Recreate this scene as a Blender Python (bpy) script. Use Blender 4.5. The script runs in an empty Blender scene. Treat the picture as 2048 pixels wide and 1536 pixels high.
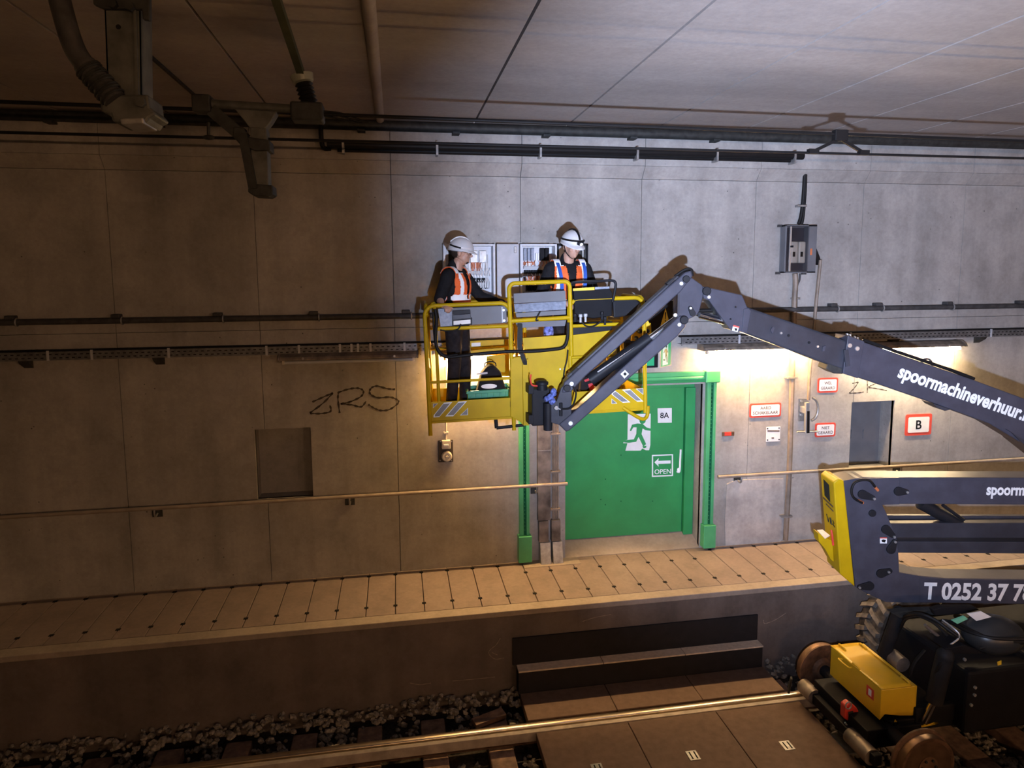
import bpy, bmesh, math, random
from mathutils import Vector, Matrix, Euler
rnd = random.Random(7)
SC = bpy.context.scene
COL = SC.collection
PI = math.pi

# ------------------------------------------------------------------ camera
# world: x along the tunnel wall (right), y into the wall (wall face y=0), z up (walkway top z=0)
RX = Vector((0.98516956, -0.02455499, 0.16981755))
RY = Vector((-0.17149372, -0.10887361, 0.97915088))
RZ = Vector((-0.00555439, -0.99375228, -0.11146999))
CAM = Vector((0.0, -8.0, 3.5603))
FPX, PPX, PPY = 1376.0, 1031.0, 696.0
cd = bpy.data.cameras.new('camera')
cam = bpy.data.objects.new('camera', cd); COL.objects.link(cam)
cd.sensor_fit = 'HORIZONTAL'; cd.sensor_width = 36.0
cd.lens = FPX / 2048 * 36.0
cd.shift_x = (1024 - PPX) / 2048; cd.shift_y = (PPY - 768) / 2048
cd.clip_start = 0.05; cd.clip_end = 200
# camera axes in world: right, up, back
right = Vector((RX[0], RY[0], RZ[0])); down = Vector((RX[1], RY[1], RZ[1])); fwd = Vector((RX[2], RY[2], RZ[2]))
right.normalize(); fwd = (fwd - right * fwd.dot(right)).normalized(); up = -(fwd.cross(right)); up = right.cross(fwd)
m = Matrix((right, up, -fwd)).transposed().to_4x4(); m.translation = CAM
cam.matrix_world = m
SC.camera = cam

# ------------------------------------------------------------------ world, lamp beside the photographer, exposure
w = bpy.data.worlds.new('world'); SC.world = w; w.use_nodes = True
w.node_tree.nodes['Background'].inputs[0].default_value = (1.0, 0.72, 0.45, 1)
w.node_tree.nodes['Background'].inputs[1].default_value = 0.035
SC.view_settings.view_transform = 'Standard'; SC.view_settings.look = 'None'
SC.view_settings.exposure = 0.0; SC.view_settings.gamma = 1.0
SC.view_settings.use_curve_mapping = False
ld = bpy.data.lights.new('hand_lamp', 'SPOT'); ld.energy = 4400; ld.color = (0.58, 0.70, 1.0)
ld.spot_size = math.radians(76); ld.spot_blend = 1.0; ld.shadow_soft_size = 0.035
lo = bpy.data.objects.new('hand_lamp', ld); COL.objects.link(lo)
lo.location = (0.5, -7.5, 3.05)
lo.rotation_euler = (Vector((4.95, 0, 3.95)) - Vector(lo.location)).to_track_quat('-Z', 'Y').to_euler()

# ------------------------------------------------------------------ helpers: photo pixel -> point on a chosen surface
def ray(u, v):
    c = Vector(((u - PPX) / FPX, (v - PPY) / FPX, 1.0))
    return Vector((RX.dot(c), RY.dot(c), RZ.dot(c)))
def W(u, v, y=0.0):
    r = ray(u, v); return CAM + r * ((y - CAM.y) / r.y)
def G(u, v, z=0.0):
    r = ray(u, v); return CAM + r * ((z - CAM.z) / r.z)
def onplane(u, v, a, n):
    r = ray(u, v); return CAM + r * ((a - CAM).dot(n) / r.dot(n))
AANG = math.radians(10.8)
A0 = Vector((3.0, -1.75, 0)); AE = Vector((math.cos(AANG), -math.sin(AANG), 0)); AN = Vector((-math.sin(AANG), -math.cos(AANG), 0))
def A(u, v, off=0.0): return onplane(u, v, A0 + AN * off, AN)
BANG = math.radians(-2); BROLL = math.radians(1.6)
B0 = Vector((0.312, -1.20, 2.06)); BN = Vector((-math.sin(BANG), math.cos(BANG), 0))
BE = Vector((math.cos(BANG)*math.cos(BROLL), math.sin(BANG)*math.cos(BROLL), math.sin(BROLL))); BZ = BE.cross(BN).normalized()
def B(u, v, d=0.0): return onplane(u, v, B0 + BN * d, BN)
def Bs(s, d, z): return B0 + BE * s + BN * d + BZ * (z - 2.06)
def V(*a): return Vector(a)

# ------------------------------------------------------------------ mesh builder
class MB:
    def __init__(s): s.v = []; s.f = []; s.mi = []; s.cur = 0
    def add(s, vs, fs):
        o = len(s.v); s.v += [Vector(p) for p in vs]
        for f in fs: s.f.append([i + o for i in f]); s.mi.append(s.cur)
        return s
    def box(s, lo, hi):
        x0, y0, z0 = lo; x1, y1, z1 = hi
        return s.add([(x0,y0,z0),(x1,y0,z0),(x1,y1,z0),(x0,y1,z0),(x0,y0,z1),(x1,y0,z1),(x1,y1,z1),(x0,y1,z1)],
                     [(0,3,2,1),(4,5,6,7),(0,1,5,4),(1,2,6,5),(2,3,7,6),(3,0,4,7)])
    def obox(s, c, ex, ey, ez):   # centre and three half-axis vectors
        c = Vector(c); vs = []
        for k in (-1, 1):
            for a, b in ((-1,-1),(1,-1),(1,1),(-1,1)): vs.append(c + ex * a + ey * b + ez * k)
        return s.add(vs, [(0,3,2,1),(4,5,6,7),(0,1,5,4),(1,2,6,5),(2,3,7,6),(3,0,4,7)])
    def beam(s, p0, p1, w, h, up=Vector((0,0,1))):
        p0 = Vector(p0); p1 = Vector(p1); d = (p1 - p0); L = d.length; d.normalize()
        sd = d.cross(up)
        if sd.length < 1e-4: sd = d.cross(Vector((0,1,0)))
        sd.normalize(); u2 = sd.cross(d).normalized()
        return s.obox((p0 + p1) / 2, d * L / 2, sd * w / 2, u2 * h / 2)
    def prism(s, pts, off):      # planar polygon of 3d points, extruded by vector off
        n = len(pts); off = Vector(off); pts = [Vector(p) for p in pts]
        nn = Vector((0,0,0))
        for i in range(n): nn += (pts[i]-pts[0]).cross(pts[(i+1)%n]-pts[0])
        if nn.dot(off) > 0: pts = pts[::-1]
        vs = pts + [p + off for p in pts]
        fs = [list(range(n)), list(range(2*n-1, n-1, -1))]
        fs += [(i, i+n, (i+1)%n+n, (i+1)%n) for i in range(n)]
        return s.add(vs, fs)
    def cyl(s, p0, p1, r0, r1=None, n=16, cap=True):
        r1 = r0 if r1 is None else r1
        p0 = Vector(p0); p1 = Vector(p1); d = (p1 - p0).normalized()
        a = d.orthogonal().normalized(); b = d.cross(a)
        vs = []
        for p, r in ((p0, r0), (p1, r1)):
            for i in range(n):
                t = 2*PI*i/n; vs.append(p + (a*math.cos(t) + b*math.sin(t))*r)
        fs = [(i, (i+1)%n, (i+1)%n+n, i+n) for i in range(n)]
        if cap: fs += [list(range(n-1, -1, -1)), list(range(n, 2*n))]
        return s.add(vs, fs)
    def tube(s, path, r, n=8, closed=False):
        P = [Vector(p) for p in path]; m_ = len(P); vs = []; fs = []
        t0 = (P[1]-P[0]).normalized(); a = t0.orthogonal().normalized()
        for i, p in enumerate(P):
            if closed: t = (P[(i+1)%m_] - P[i-1]).normalized()
            elif i == 0: t = (P[1]-P[0]).normalized()
            elif i == m_-1: t = (P[-1]-P[-2]).normalized()
            else:
                t = ((P[i+1]-P[i]).normalized() + (P[i]-P[i-1]).normalized())
                t = t.normalized() if t.length > 1e-6 else (P[i+1]-P[i]).normalized()
            a = (a - t*a.dot(t))
            a = a.normalized() if a.length > 1e-6 else t.orthogonal().normalized()
            b = t.cross(a)
            rr = r[i] if isinstance(r, (list, tuple)) else r
            for k in range(n):
                q = 2*PI*k/n; vs.append(p + (a*math.cos(q) + b*math.sin(q))*rr)
        for i in range(m_ if closed else m_-1):
            j = (i+1) % m_
            for k in range(n): fs.append((i*n+k, i*n+(k+1)%n, j*n+(k+1)%n, j*n+k))
        if not closed: fs += [list(range(n-1, -1, -1)), list(range((m_-1)*n, m_*n))]
        return s.add(vs, fs)
    def lathe(s, c, axis, prof, n=24, closed=False):   # prof: (radius, height along axis)
        c = Vector(c); d = Vector(axis).normalized(); a = d.orthogonal().normalized(); b = d.cross(a)
        vs = []; fs = []; m_ = len(prof)
        for r, h in prof:
            for i in range(n):
                t = 2*PI*i/n; vs.append(c + d*h + (a*math.cos(t) + b*math.sin(t))*r)
        for j in range(m_ if closed else m_-1):
            k = (j+1) % m_
            for i in range(n): fs.append((j*n+i, j*n+(i+1)%n, k*n+(i+1)%n, k*n+i))
        if not closed: fs += [list(range(n-1, -1, -1)), list(range((m_-1)*n, m_*n))]
        return s.add(vs, fs)
    def ell(s, c, rad, rot=None, nu=16, nv=10):
        c = Vector(c); vs = []; fs = []; M_ = rot or Matrix.Identity(3)
        for j in range(nv+1):
            ph = PI*j/nv
            for i in range(nu):
                t = 2*PI*i/nu
                p = Vector((rad[0]*math.sin(ph)*math.cos(t), rad[1]*math.sin(ph)*math.sin(t), rad[2]*math.cos(ph)))
                vs.append(c + M_ @ p)
        for j in range(nv):
            for i in range(nu): fs.append((j*nu+i, (j+1)*nu+i, (j+1)*nu+(i+1)%nu, j*nu+(i+1)%nu))
        return s.add(vs, fs)
    def cap(s, p0, r0, p1, r1, n=12):   # tapered capsule
        p0 = Vector(p0); p1 = Vector(p1); d = (p1-p0); L = d.length
        d = d/L if L > 1e-6 else Vector((0,0,1))
        prof = []
        for k in range(5): t = -PI/2 + PI/2*k/4; prof.append((max(1e-4, r0*math.cos(t)), r0*math.sin(t)))
        for k in range(5): t = PI/2*k/4; prof.append((max(1e-4, r1*math.cos(t)), L + r1*math.sin(t)))
        return s.lathe(p0, d, prof, n)

ORG = {}
def worg(o): return ORG.get(o.name, Vector((0,0,0)))
def setup_obj(o, origin, parent):
    COL.objects.link(o); ORG[o.name] = Vector(origin)
    if parent is not None:
        o.parent = parent; o.location = Vector(origin) - worg(parent)
    else: o.location = origin
    return o
def tag(o, label=None, cat=None, group=None, kind=None):
    if label: o['label'] = label
    if cat: o['category'] = cat
    if group: o['group'] = group
    if kind: o['kind'] = kind
    return o
def thing(name, origin, label, cat, group=None):
    o = bpy.data.objects.new(name, None); o.empty_display_size = 0.1
    setup_obj(o, origin, None); return tag(o, label, cat, group)
def mk(name, mb, mats, parent=None, smooth=False, bevel=0.0, origin=None, fixn=True):
    vs = mb.v
    if origin is None:
        xs = [p.x for p in vs]; ys = [p.y for p in vs]; zs = [p.z for p in vs]
        origin = Vector(((min(xs)+max(xs))/2, (min(ys)+max(ys))/2, min(zs)))
    me = bpy.data.meshes.new(name)
    me.from_pydata([tuple(p - origin) for p in vs], [], mb.f)
    if not isinstance(mats, (list, tuple)): mats = [mats]
    for q in mats: me.materials.append(q)
    if len(mats) > 1: me.polygons.foreach_set('material_index', mb.mi)
    if fixn:
        bm = bmesh.new(); bm.from_mesh(me)
        bmesh.ops.recalc_face_normals(bm, faces=bm.faces); bm.to_mesh(me); bm.free()
    if smooth:
        for p in me.polygons: p.use_smooth = True
        try: me.set_sharp_from_angle(angle=math.radians(38))
        except Exception: pass
    o = bpy.data.objects.new(name, me)
    setup_obj(o, origin, parent)
    if bevel > 0:
        b = o.modifiers.new('bevel', 'BEVEL'); b.width = bevel; b.segments = 2; b.limit_method = 'ANGLE'; b.angle_limit = math.radians(40)
    return o
def inst(src, name, origin, parent=None):
    o = bpy.data.objects.new(name, src.data); setup_obj(o, origin, parent); return o
def struct(o): o['kind'] = 'structure'; return o

def smoothpath(pts, sub=6):
    P = [Vector(p) for p in pts]; out = []
    for i in range(len(P)-1):
        p0 = P[max(i-1,0)]; p1 = P[i]; p2 = P[i+1]; p3 = P[min(i+2, len(P)-1)]
        for k in range(sub):
            t = k/sub
            out.append(0.5*((2*p1) + (p2-p0)*t + (2*p0-5*p1+4*p2-p3)*t*t + (3*p1-p0-3*p2+p3)*t*t*t))
    out.append(P[-1]); return out

def text_mb(body, width=None, size=0.1, extrude=0.002, bold=0.0, measure=None, shear=0.0):
    cu = bpy.data.curves.new('t', 'FONT'); cu.body = body; cu.size = 1.0; cu.extrude = 0.0; cu.offset = bold; cu.resolution_u = 3
    cu.shear = shear
    o = bpy.data.objects.new('t', cu); COL.objects.link(o)
    def geo(b):
        cu.body = b
        dg = bpy.context.evaluated_depsgraph_get(); dg.update()
        me = bpy.data.meshes.new_from_object(o.evaluated_get(dg)); r = ([Vector(v.co) for v in me.vertices], [list(p.vertices) for p in me.polygons])
        bpy.data.meshes.remove(me); return r
    vm, _ = geo(measure or body)
    x0 = min(p.x for p in vm); x1 = max(p.x for p in vm)
    vs, fs = geo(body)
    k = (width/(x1-x0)) if width else size
    vs = [Vector(((p.x-x0)*k, p.y*k, 0)) for p in vs]
    COL.objects.unlink(o); bpy.data.objects.remove(o); bpy.data.curves.remove(cu)
    return vs, fs
def put_text(name, body, mat_, p0, p1, upv, parent, bold=0.0, lift=0.003, measure=None, shear=0.0, hscale=1.0):
    """flat lettering: baseline from p0 to p1, up direction upv"""
    ex = (p1-p0); Wd = ex.length; ex.normalize(); upv = (upv - ex*upv.dot(ex)).normalized(); n = ex.cross(upv)
    vs, fs = text_mb(body, Wd, bold=bold, measure=measure, shear=shear)
    mb = MB(); mb.add([p0 + ex*p.x + upv*p.y*hscale + n*lift for p in vs], fs)
    return mk(name, mb, mat_, parent, fixn=False)

# ------------------------------------------------------------------ materials
def newmat(name):
    m_ = bpy.data.materials.new(name); m_.use_nodes = True
    nt = m_.node_tree; b = nt.nodes['Principled BSDF']; return m_, nt, b
def N(nt, t, **kw):
    n = nt.nodes.new(t)
    for k, v_ in kw.items(): setattr(n, k, v_)
    return n
def ramp(nt, src, stops):
    r = N(nt, 'ShaderNodeValToRGB'); nt.links.new(src, r.inputs[0]); e = r.color_ramp.elements
    while len(e) < len(stops): e.new(0.5)
    for i, (p, c) in enumerate(stops): e[i].position = p; e[i].color = (c[0], c[1], c[2], 1) if isinstance(c, (tuple, list)) else (c, c, c, 1)
    return r.outputs[0]
def noise(nt, co, scale, detail=4, rough=0.55, vscale=None):
    if vscale:
        mp = N(nt, 'ShaderNodeMapping'); mp.inputs['Scale'].default_value = vscale; nt.links.new(co, mp.inputs[0]); co = mp.outputs[0]
    n = N(nt, 'ShaderNodeTexNoise'); n.inputs['Scale'].default_value = scale; n.inputs['Detail'].default_value = detail; n.inputs['Roughness'].default_value = rough
    nt.links.new(co, n.inputs['Vector']); return n.outputs[0]
def mixc(nt, fac, a, b, mode='MIX'):
    x = N(nt, 'ShaderNodeMix', data_type='RGBA', blend_type=mode)
    def setin(i, v_):
        if hasattr(v_, 'is_linked') or hasattr(v_, 'links'): nt.links.new(v_, x.inputs[i])
        elif i == 0: x.inputs[0].default_value = v_
        else: x.inputs[i].default_value = (v_[0], v_[1], v_[2], 1)
    setin(0, fac); setin(6, a); setin(7, b); return x.outputs[2]
def bump(nt, b, src, strength=0.2, dist=0.01):
    n = N(nt, 'ShaderNodeBump'); n.inputs['Strength'].default_value = strength; n.inputs['Distance'].default_value = dist
    nt.links.new(src, n.inputs['Height']); nt.links.new(n.outputs[0], b.inputs['Normal'])
def wpos(nt): return N(nt, 'ShaderNodeNewGeometry').outputs['Position']

def plain(name, col, rough=0.5, metal=0.0, var=0.12, scale=9.0, bmp=0.0, spec=None, coat=0.0):
    m_, nt, b = newmat(name); co = wpos(nt)
    n1 = noise(nt, co, scale, 5)
    dark = tuple(c*(1-var*1.6) for c in col); lite = tuple(min(1, c*(1+var)) for c in col)
    nt.links.new(ramp(nt, n1, [(0.3, dark), (0.7, lite)]), b.inputs['Base Color'])
    b.inputs['Roughness'].default_value = rough; b.inputs['Metallic'].default_value = metal
    if spec is None and metal < .05 and sum(col)/3 < .12: spec = .16
    if spec is not None: b.inputs['Specular IOR Level'].default_value = spec
    if coat: b.inputs['Coat Weight'].default_value = coat
    if bmp: bump(nt, b, noise(nt, co, scale*6, 4), bmp, 0.004)
    return m_
def emit(name, col, strength, base=(.8, .8, .8)):
    m_, nt, b = newmat(name)
    b.inputs['Base Color'].default_value = (*base, 1)
    b.inputs['Emission Color'].default_value = (*col, 1); b.inputs['Emission Strength'].default_value = strength
    return m_
def concrete(name, c0, c1, streak=0.35, pits=True, zsplit=None, wet=0.75, pit_s=9.0, blot=0.55, scuff=0.30, bandy=None):
    m_, nt, b = newmat(name); co = wpos(nt)
    big = noise(nt, co, blot, 6, 0.6, bandy)
    base = ramp(nt, big, [(0.32, c0), (0.68, c1)])
    st = noise(nt, co, 1.0, 4, 0.6, (2.6, 1.0, 0.16))
    base = mixc(nt, streak, base, ramp(nt, st, [(0.3, 0.35), (0.62, 1.0)]), 'MULTIPLY')
    fine = noise(nt, co, 22, 5, 0.65)
    base = mixc(nt, 0.35, base, ramp(nt, fine, [(0.3, 0.55), (0.7, 1.0)]), 'MULTIPLY')
    sc = noise(nt, co, 3.2, 6, 0.7)
    base = mixc(nt, scuff, base, ramp(nt, sc, [(0.38, 0.45), (0.55, 1.0)]), 'MULTIPLY')
    h = fine
    if pits:
        vo = N(nt, 'ShaderNodeTexVoronoi'); vo.inputs['Scale'].default_value = pit_s; vo.inputs['Randomness'].default_value = 1.0
        nt.links.new(co, vo.inputs['Vector'])
        pm = ramp(nt, vo.outputs['Distance'], [(0.05, 1.0), (0.085, 0.0)])
        gate = ramp(nt, noise(nt, co, 1.3, 3), [(0.50, 0.0), (0.58, 1.0)])
        pg = N(nt, 'ShaderNodeMath', operation='MULTIPLY'); nt.links.new(pm, pg.inputs[0]); nt.links.new(gate, pg.inputs[1])
        base = mixc(nt, pg.outputs[0], base, tuple(c*0.28 for c in c0))
        hh = N(nt, 'ShaderNodeMath', operation='SUBTRACT'); nt.links.new(fine, hh.inputs[0]); nt.links.new(pg.outputs[0], hh.inputs[1]); h = hh.outputs[0]
    nt.links.new(base, b.inputs['Base Color']); b.inputs['Roughness'].default_value = wet
    b.inputs['Specular IOR Level'].default_value = 0.3
    bump(nt, b, h, 0.22, 0.006)
    return m_

M = {}
M['wall'] = concrete('wall_concrete', (0.30, 0.275, 0.255), (0.47, 0.435, 0.40))
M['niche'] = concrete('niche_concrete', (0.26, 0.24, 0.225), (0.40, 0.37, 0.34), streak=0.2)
M['ceil'] = concrete('ceiling_concrete', (0.33, 0.285, 0.26), (0.44, 0.38, 0.345), streak=0.0, pits=False, blot=0.9, scuff=0.10, bandy=(.3, 1.5, 1))
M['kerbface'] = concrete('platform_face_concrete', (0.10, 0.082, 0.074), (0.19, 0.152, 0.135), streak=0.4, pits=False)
M['plate'] = concrete('walkway_plate', (0.205, 0.155, 0.132), (0.28, 0.215, 0.182), streak=0.0, pits=False, wet=0.6)
M['kerb'] = concrete('kerb_concrete', (0.26, 0.21, 0.17), (0.38, 0.31, 0.25), streak=0.0, pits=False)
M['patch'] = concrete('mortar_patch', (0.40, 0.36, 0.335), (0.58, 0.53, 0.49), streak=0.3, pits=False, blot=2.2)
M['black'] = plain('black_paint', (0.010, 0.010, 0.012), 0.6, spec=0.1)
M['slot'] = plain('dark_recess', (0.01, 0.009, 0.008), 0.9)
M['rubber'] = plain('black_rubber', (0.016, 0.016, 0.018), 0.6, bmp=0.15)
M['stepblack'] = plain('black_step_face', (0.017, 0.016, 0.018), 0.7)
M['mat'] = plain('crossing_mat', (0.115, 0.076, 0.058), 0.75, var=0.12, scale=14, bmp=0.15)
M['mattop'] = plain('step_tread', (0.55, 0.44, 0.34), 0.7, var=0.12, scale=20)
M['strip'] = plain('flangeway_strip', (0.36, 0.30, 0.25), 0.6, var=0.2)
M['rail'] = plain('polished_rail_head', (0.66, 0.55, 0.44), 0.30, 1.0, var=0.1)
M['rust'] = plain('rusty_steel', (0.13, 0.068, 0.038), 0.7, 0.3, var=0.35, scale=14, bmp=0.3)
M['sleeper'] = plain('wooden_sleeper', (0.22, 0.14, 0.10), 0.8, var=0.3, scale=12, bmp=0.3)
M['green'] = plain('green_paint', (0.026, 0.27, 0.082), 0.42, var=0.1, scale=3)
M['lgreen'] = plain('light_green_enamel', (0.07, 0.36, 0.145), 0.35, var=0.1, scale=4)
M['dgreen'] = plain('dark_green_lens', (0.01, 0.10, 0.045), 0.2, var=0.2)
M['crate'] = plain('green_plastic', (0.02, 0.24, 0.12), 0.4)
M['white'] = plain('white_print', (0.80, 0.80, 0.80), 0.5, var=0.03)
M['signwhite'] = plain('sign_white', (0.74, 0.71, 0.68), 0.5, var=0.05)
M['red'] = plain('sign_red', (0.62, 0.07, 0.045), 0.5, var=0.08)
M['brownprint'] = plain('brown_print', (0.10, 0.06, 0.045), 0.6)
M['steel'] = plain('galvanised_steel', (0.34, 0.33, 0.32), 0.42, 0.6, var=0.2, scale=16)
M['duct'] = plain('stained_steel_duct', (0.20, 0.165, 0.14), 0.5, 0.4, var=0.4, scale=6)
M['railing'] = plain('painted_handrail', (0.29, 0.235, 0.19), 0.42, var=0.15, scale=7)
M['pipe'] = plain('dusty_pipe', (0.055, 0.052, 0.052), 0.55, var=0.25, scale=12)
M['brownpipe'] = plain('tan_pipe', (0.21, 0.16, 0.12), 0.5, var=0.2)
M['cable'] = plain('black_cable', (0.011, 0.010, 0.010), 0.5, spec=0.15)
M['tray'] = plain('cable_tray_steel', (0.16, 0.155, 0.155), 0.5, 0.5, var=0.25, scale=18)
M['housing'] = plain('lamp_housing', (0.20, 0.16, 0.125), 0.5, 0.2, var=0.35, scale=10)
M['darksteel'] = plain('sooty_steel', (0.03, 0.03, 0.028), 0.65, 0.2, var=0.35, scale=14, bmp=0.2)
M['greymast'] = plain('grey_mast_steel', (0.10, 0.10, 0.09), 0.6, 0.3, var=0.3, scale=9)
M['yellow'] = plain('yellow_paint', (0.50, 0.32, 0.003), 0.5, var=0.08, scale=5, spec=0.2)
M['boxyellow'] = plain('yellow_box_paint', (0.70, 0.43, 0.02), 0.32, var=0.06, scale=5)
M['boom'] = plain('slate_boom_paint', (0.052, 0.051, 0.068), 0.42, var=0.12, scale=7)
M['boomdark'] = plain('dark_boom_paint', (0.038, 0.038, 0.048), 0.4, var=0.15, scale=7)
M['pin'] = plain('dark_pin', (0.014, 0.014, 0.017), 0.5, spec=0.15)
M['chrome'] = plain('chrome_rod', (0.75, 0.75, 0.76), 0.16, 1.0, var=0.03)
M['galv'] = plain('bright_zinc', (0.55, 0.55, 0.55), 0.35, 0.7)
M['grey'] = plain('grey_sheet_metal', (0.125, 0.125, 0.135), 0.6, 0.0, var=0.08, scale=5)
M['lgrey'] = plain('light_grey_enamel', (0.42, 0.42, 0.44), 0.5, var=0.06)
M['cabgrey'] = plain('cabinet_grey', (0.40, 0.40, 0.42), 0.45, var=0.08)
M['film'] = plain('grey_blue_film_lit_sheet', (0.24, 0.27, 0.34), 0.5, var=0.2, scale=30)
M['reflgrey'] = plain('reflective_grey', (0.20, 0.20, 0.20), 0.35, var=0.08)
M['orange'] = plain('orange_fabric', (0.78, 0.13, 0.025), 0.8, var=0.08, scale=20, bmp=0.2)
M['tape'] = plain('reflective_tape', (0.93, 0.93, 0.95), 0.5, var=0.02)
M['cloth'] = plain('black_fabric', (0.012, 0.012, 0.014), 0.85, var=0.2, scale=25, bmp=0.3)
M['trouser'] = plain('charcoal_trousers', (0.018, 0.016, 0.018), 0.85, var=0.3, scale=20, bmp=0.3)
M['skin'] = plain('skin', (0.48, 0.27, 0.19), 0.5, var=0.06, scale=12)
M['hair'] = plain('dark_brown_hair', (0.03, 0.02, 0.015), 0.7)
M['helmet'] = plain('white_helmet', (0.62, 0.60, 0.60), 0.35, var=0.03)
M['blue'] = plain('blue_webbing', (0.02, 0.09, 0.42), 0.7)
M['bluecloth'] = plain('blue_white_cloth', (0.12, 0.16, 0.45), 0.8, var=0.6, scale=40)
M['redbag'] = plain('red_fabric', (0.40, 0.03, 0.04), 0.8)
M['redplastic'] = plain('red_plastic', (0.65, 0.05, 0.035), 0.4)
M['cream'] = plain('cream_plastic', (0.50, 0.44, 0.36), 0.45)
M['brownbox'] = plain('dark_brown_plate', (0.05, 0.038, 0.03), 0.5)
M['spray'] = plain('black_spray_paint', (0.055, 0.045, 0.038), 0.7, var=0.4, scale=30)
M['warnyellow'] = plain('warning_yellow', (0.75, 0.50, 0.03), 0.5)
M['copper'] = plain('orange_wire', (0.55, 0.16, 0.06), 0.5)
M['insul'] = plain('porcelain_grey_green', (0.26, 0.27, 0.22), 0.35)
M['tire'] = plain('dusty_tyre_rubber', (0.075, 0.062, 0.05), 0.8, var=0.35, scale=14, bmp=0.25)
M['wheelsteel'] = plain('worn_wheel_steel', (0.24, 0.145, 0.09), 0.38, 0.8, var=0.2)
M['lug'] = plain('dusty_tread', (0.15, 0.125, 0.10), 0.85, var=0.35, scale=14)
M['mossrod'] = plain('mossy_rod', (0.05, 0.055, 0.03), 0.7)
M['cabwhite'] = plain('cabinet_white', (0.60, 0.60, 0.63), 0.45, var=0.05)
M['tank'] = plain('grey_tank', (0.03, 0.032, 0.034), 0.35, spec=.4)
M['mint'] = plain('mint_plastic', (0.14, 0.42, 0.27), 0.5)
M['stone'] = plain('ballast_stone', (0.21, 0.185, 0.155), 0.85, var=0.55, scale=24, bmp=0.3)
M['ground'] = plain('ballast_bed', (0.045, 0.038, 0.033), 0.95, var=0.4, scale=30, bmp=0.4)
M['tube'] = emit('fluorescent_tube_warm', (1.0, 0.61, 0.25), 520)
M['tube2'] = emit('fluorescent_tube_neutral', (1.0, 0.74, 0.42), 500)
M['tubefill'] = emit('fill_tube_opposite', (1.0, 0.56, 0.28), 620)  # glow of the added, unseen fill tubes behind the camera
M['exitwhite'] = emit('exit_sign_white', (0.80, 1.0, 0.90), 0.55, (.25, .28, .26))
M['exitgreen'] = emit('exit_sign_green', (0.0, 0.55, 0.25), 0.55, (.01, .12, .06))
def glassmat():
    m_, nt, b = newmat('clear_polycarbonate')
    g = N(nt, 'ShaderNodeBsdfGlossy'); g.inputs['Roughness'].default_value = 0.08; g.inputs['Color'].default_value = (0.8, 0.8, 0.8, 1)
    t = N(nt, 'ShaderNodeBsdfTransparent'); t.inputs['Color'].default_value = (0.92, 0.92, 0.93, 1)
    mx = N(nt, 'ShaderNodeMixShader'); mx.inputs[0].default_value = 0.10
    nt.links.new(t.outputs[0], mx.inputs[1]); nt.links.new(g.outputs[0], mx.inputs[2])
    nt.links.new(mx.outputs[0], nt.nodes['Material Output'].inputs[0]); return m_
M['clear'] = glassmat()
# ------------------------------------------------------------------ the setting: wall
def holed(mb, x0, x1, z0, z1, holes, y=0.0, back=0.06):
    xs = sorted({x0, x1} | {min(max(h[i], x0), x1) for h in holes for i in (0, 1)})
    zs = sorted({z0, z1} | {min(max(h[i], z0), z1) for h in holes for i in (2, 3)})
    for i in range(len(xs)-1):
        for j in range(len(zs)-1):
            if xs[i+1]-xs[i] < 1e-5 or zs[j+1]-zs[j] < 1e-5: continue
            cx = (xs[i]+xs[i+1])/2; cz = (zs[j]+zs[j+1])/2
            if any(h[0] < cx < h[1] and h[2] < cz < h[3] for h in holes): continue
            mb.box((xs[i], y, zs[j]), (xs[i+1], y+back, zs[j+1]))
NL = (W(511,900).x, W(623,900).x, 0.985, W(560,857).z)          # left niche
NR = (W(1701,860).x, W(1787,850).x, 0.90, W(1740,803).z)        # right niche
DR = (2.0, 3.775, -0.05, 2.14)                                   # door recess
HOLES = [NL, NR, DR]
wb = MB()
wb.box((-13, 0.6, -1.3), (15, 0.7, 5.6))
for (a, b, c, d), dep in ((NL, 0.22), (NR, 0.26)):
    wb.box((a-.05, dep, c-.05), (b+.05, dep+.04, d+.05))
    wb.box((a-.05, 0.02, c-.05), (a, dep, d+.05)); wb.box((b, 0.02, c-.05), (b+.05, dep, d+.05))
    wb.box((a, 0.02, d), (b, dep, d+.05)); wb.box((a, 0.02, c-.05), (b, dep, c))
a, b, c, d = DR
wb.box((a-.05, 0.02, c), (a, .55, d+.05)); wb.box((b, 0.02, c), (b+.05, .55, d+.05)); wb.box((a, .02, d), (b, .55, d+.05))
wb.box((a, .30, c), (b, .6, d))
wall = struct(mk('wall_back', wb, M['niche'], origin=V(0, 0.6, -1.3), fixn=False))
JX = [-0.02 + 1.475*k for k in range(-8, 10)]
for i in range(len(JX)-1):
    x0, x1 = JX[i]+.003, JX[i+1]-.003
    p = MB(); holed(p, x0, x1, -1.2, 2.917, HOLES); mk('wall_panel', p, M['wall'], wall, fixn=False)
    p = MB(); p.box((x0, 0, 2.922), (x1, .06, 4.635)); mk('wall_panel', p, M['wall'], wall, fixn=False)
    p = MB(); p.prism([(x0, .0, 4.64), (x0, -.11, 4.775), (x0, .06, 4.775), (x0, .06, 4.64)], (x1-x0, 0, 0)); mk('haunch_chamfer', p, M['wall'], wall)
    p = MB(); p.box((x0, -.11, 4.778), (x1, .06, 5.25)); mk('haunch_panel', p, M['wall'], wall, fixn=False)

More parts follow.
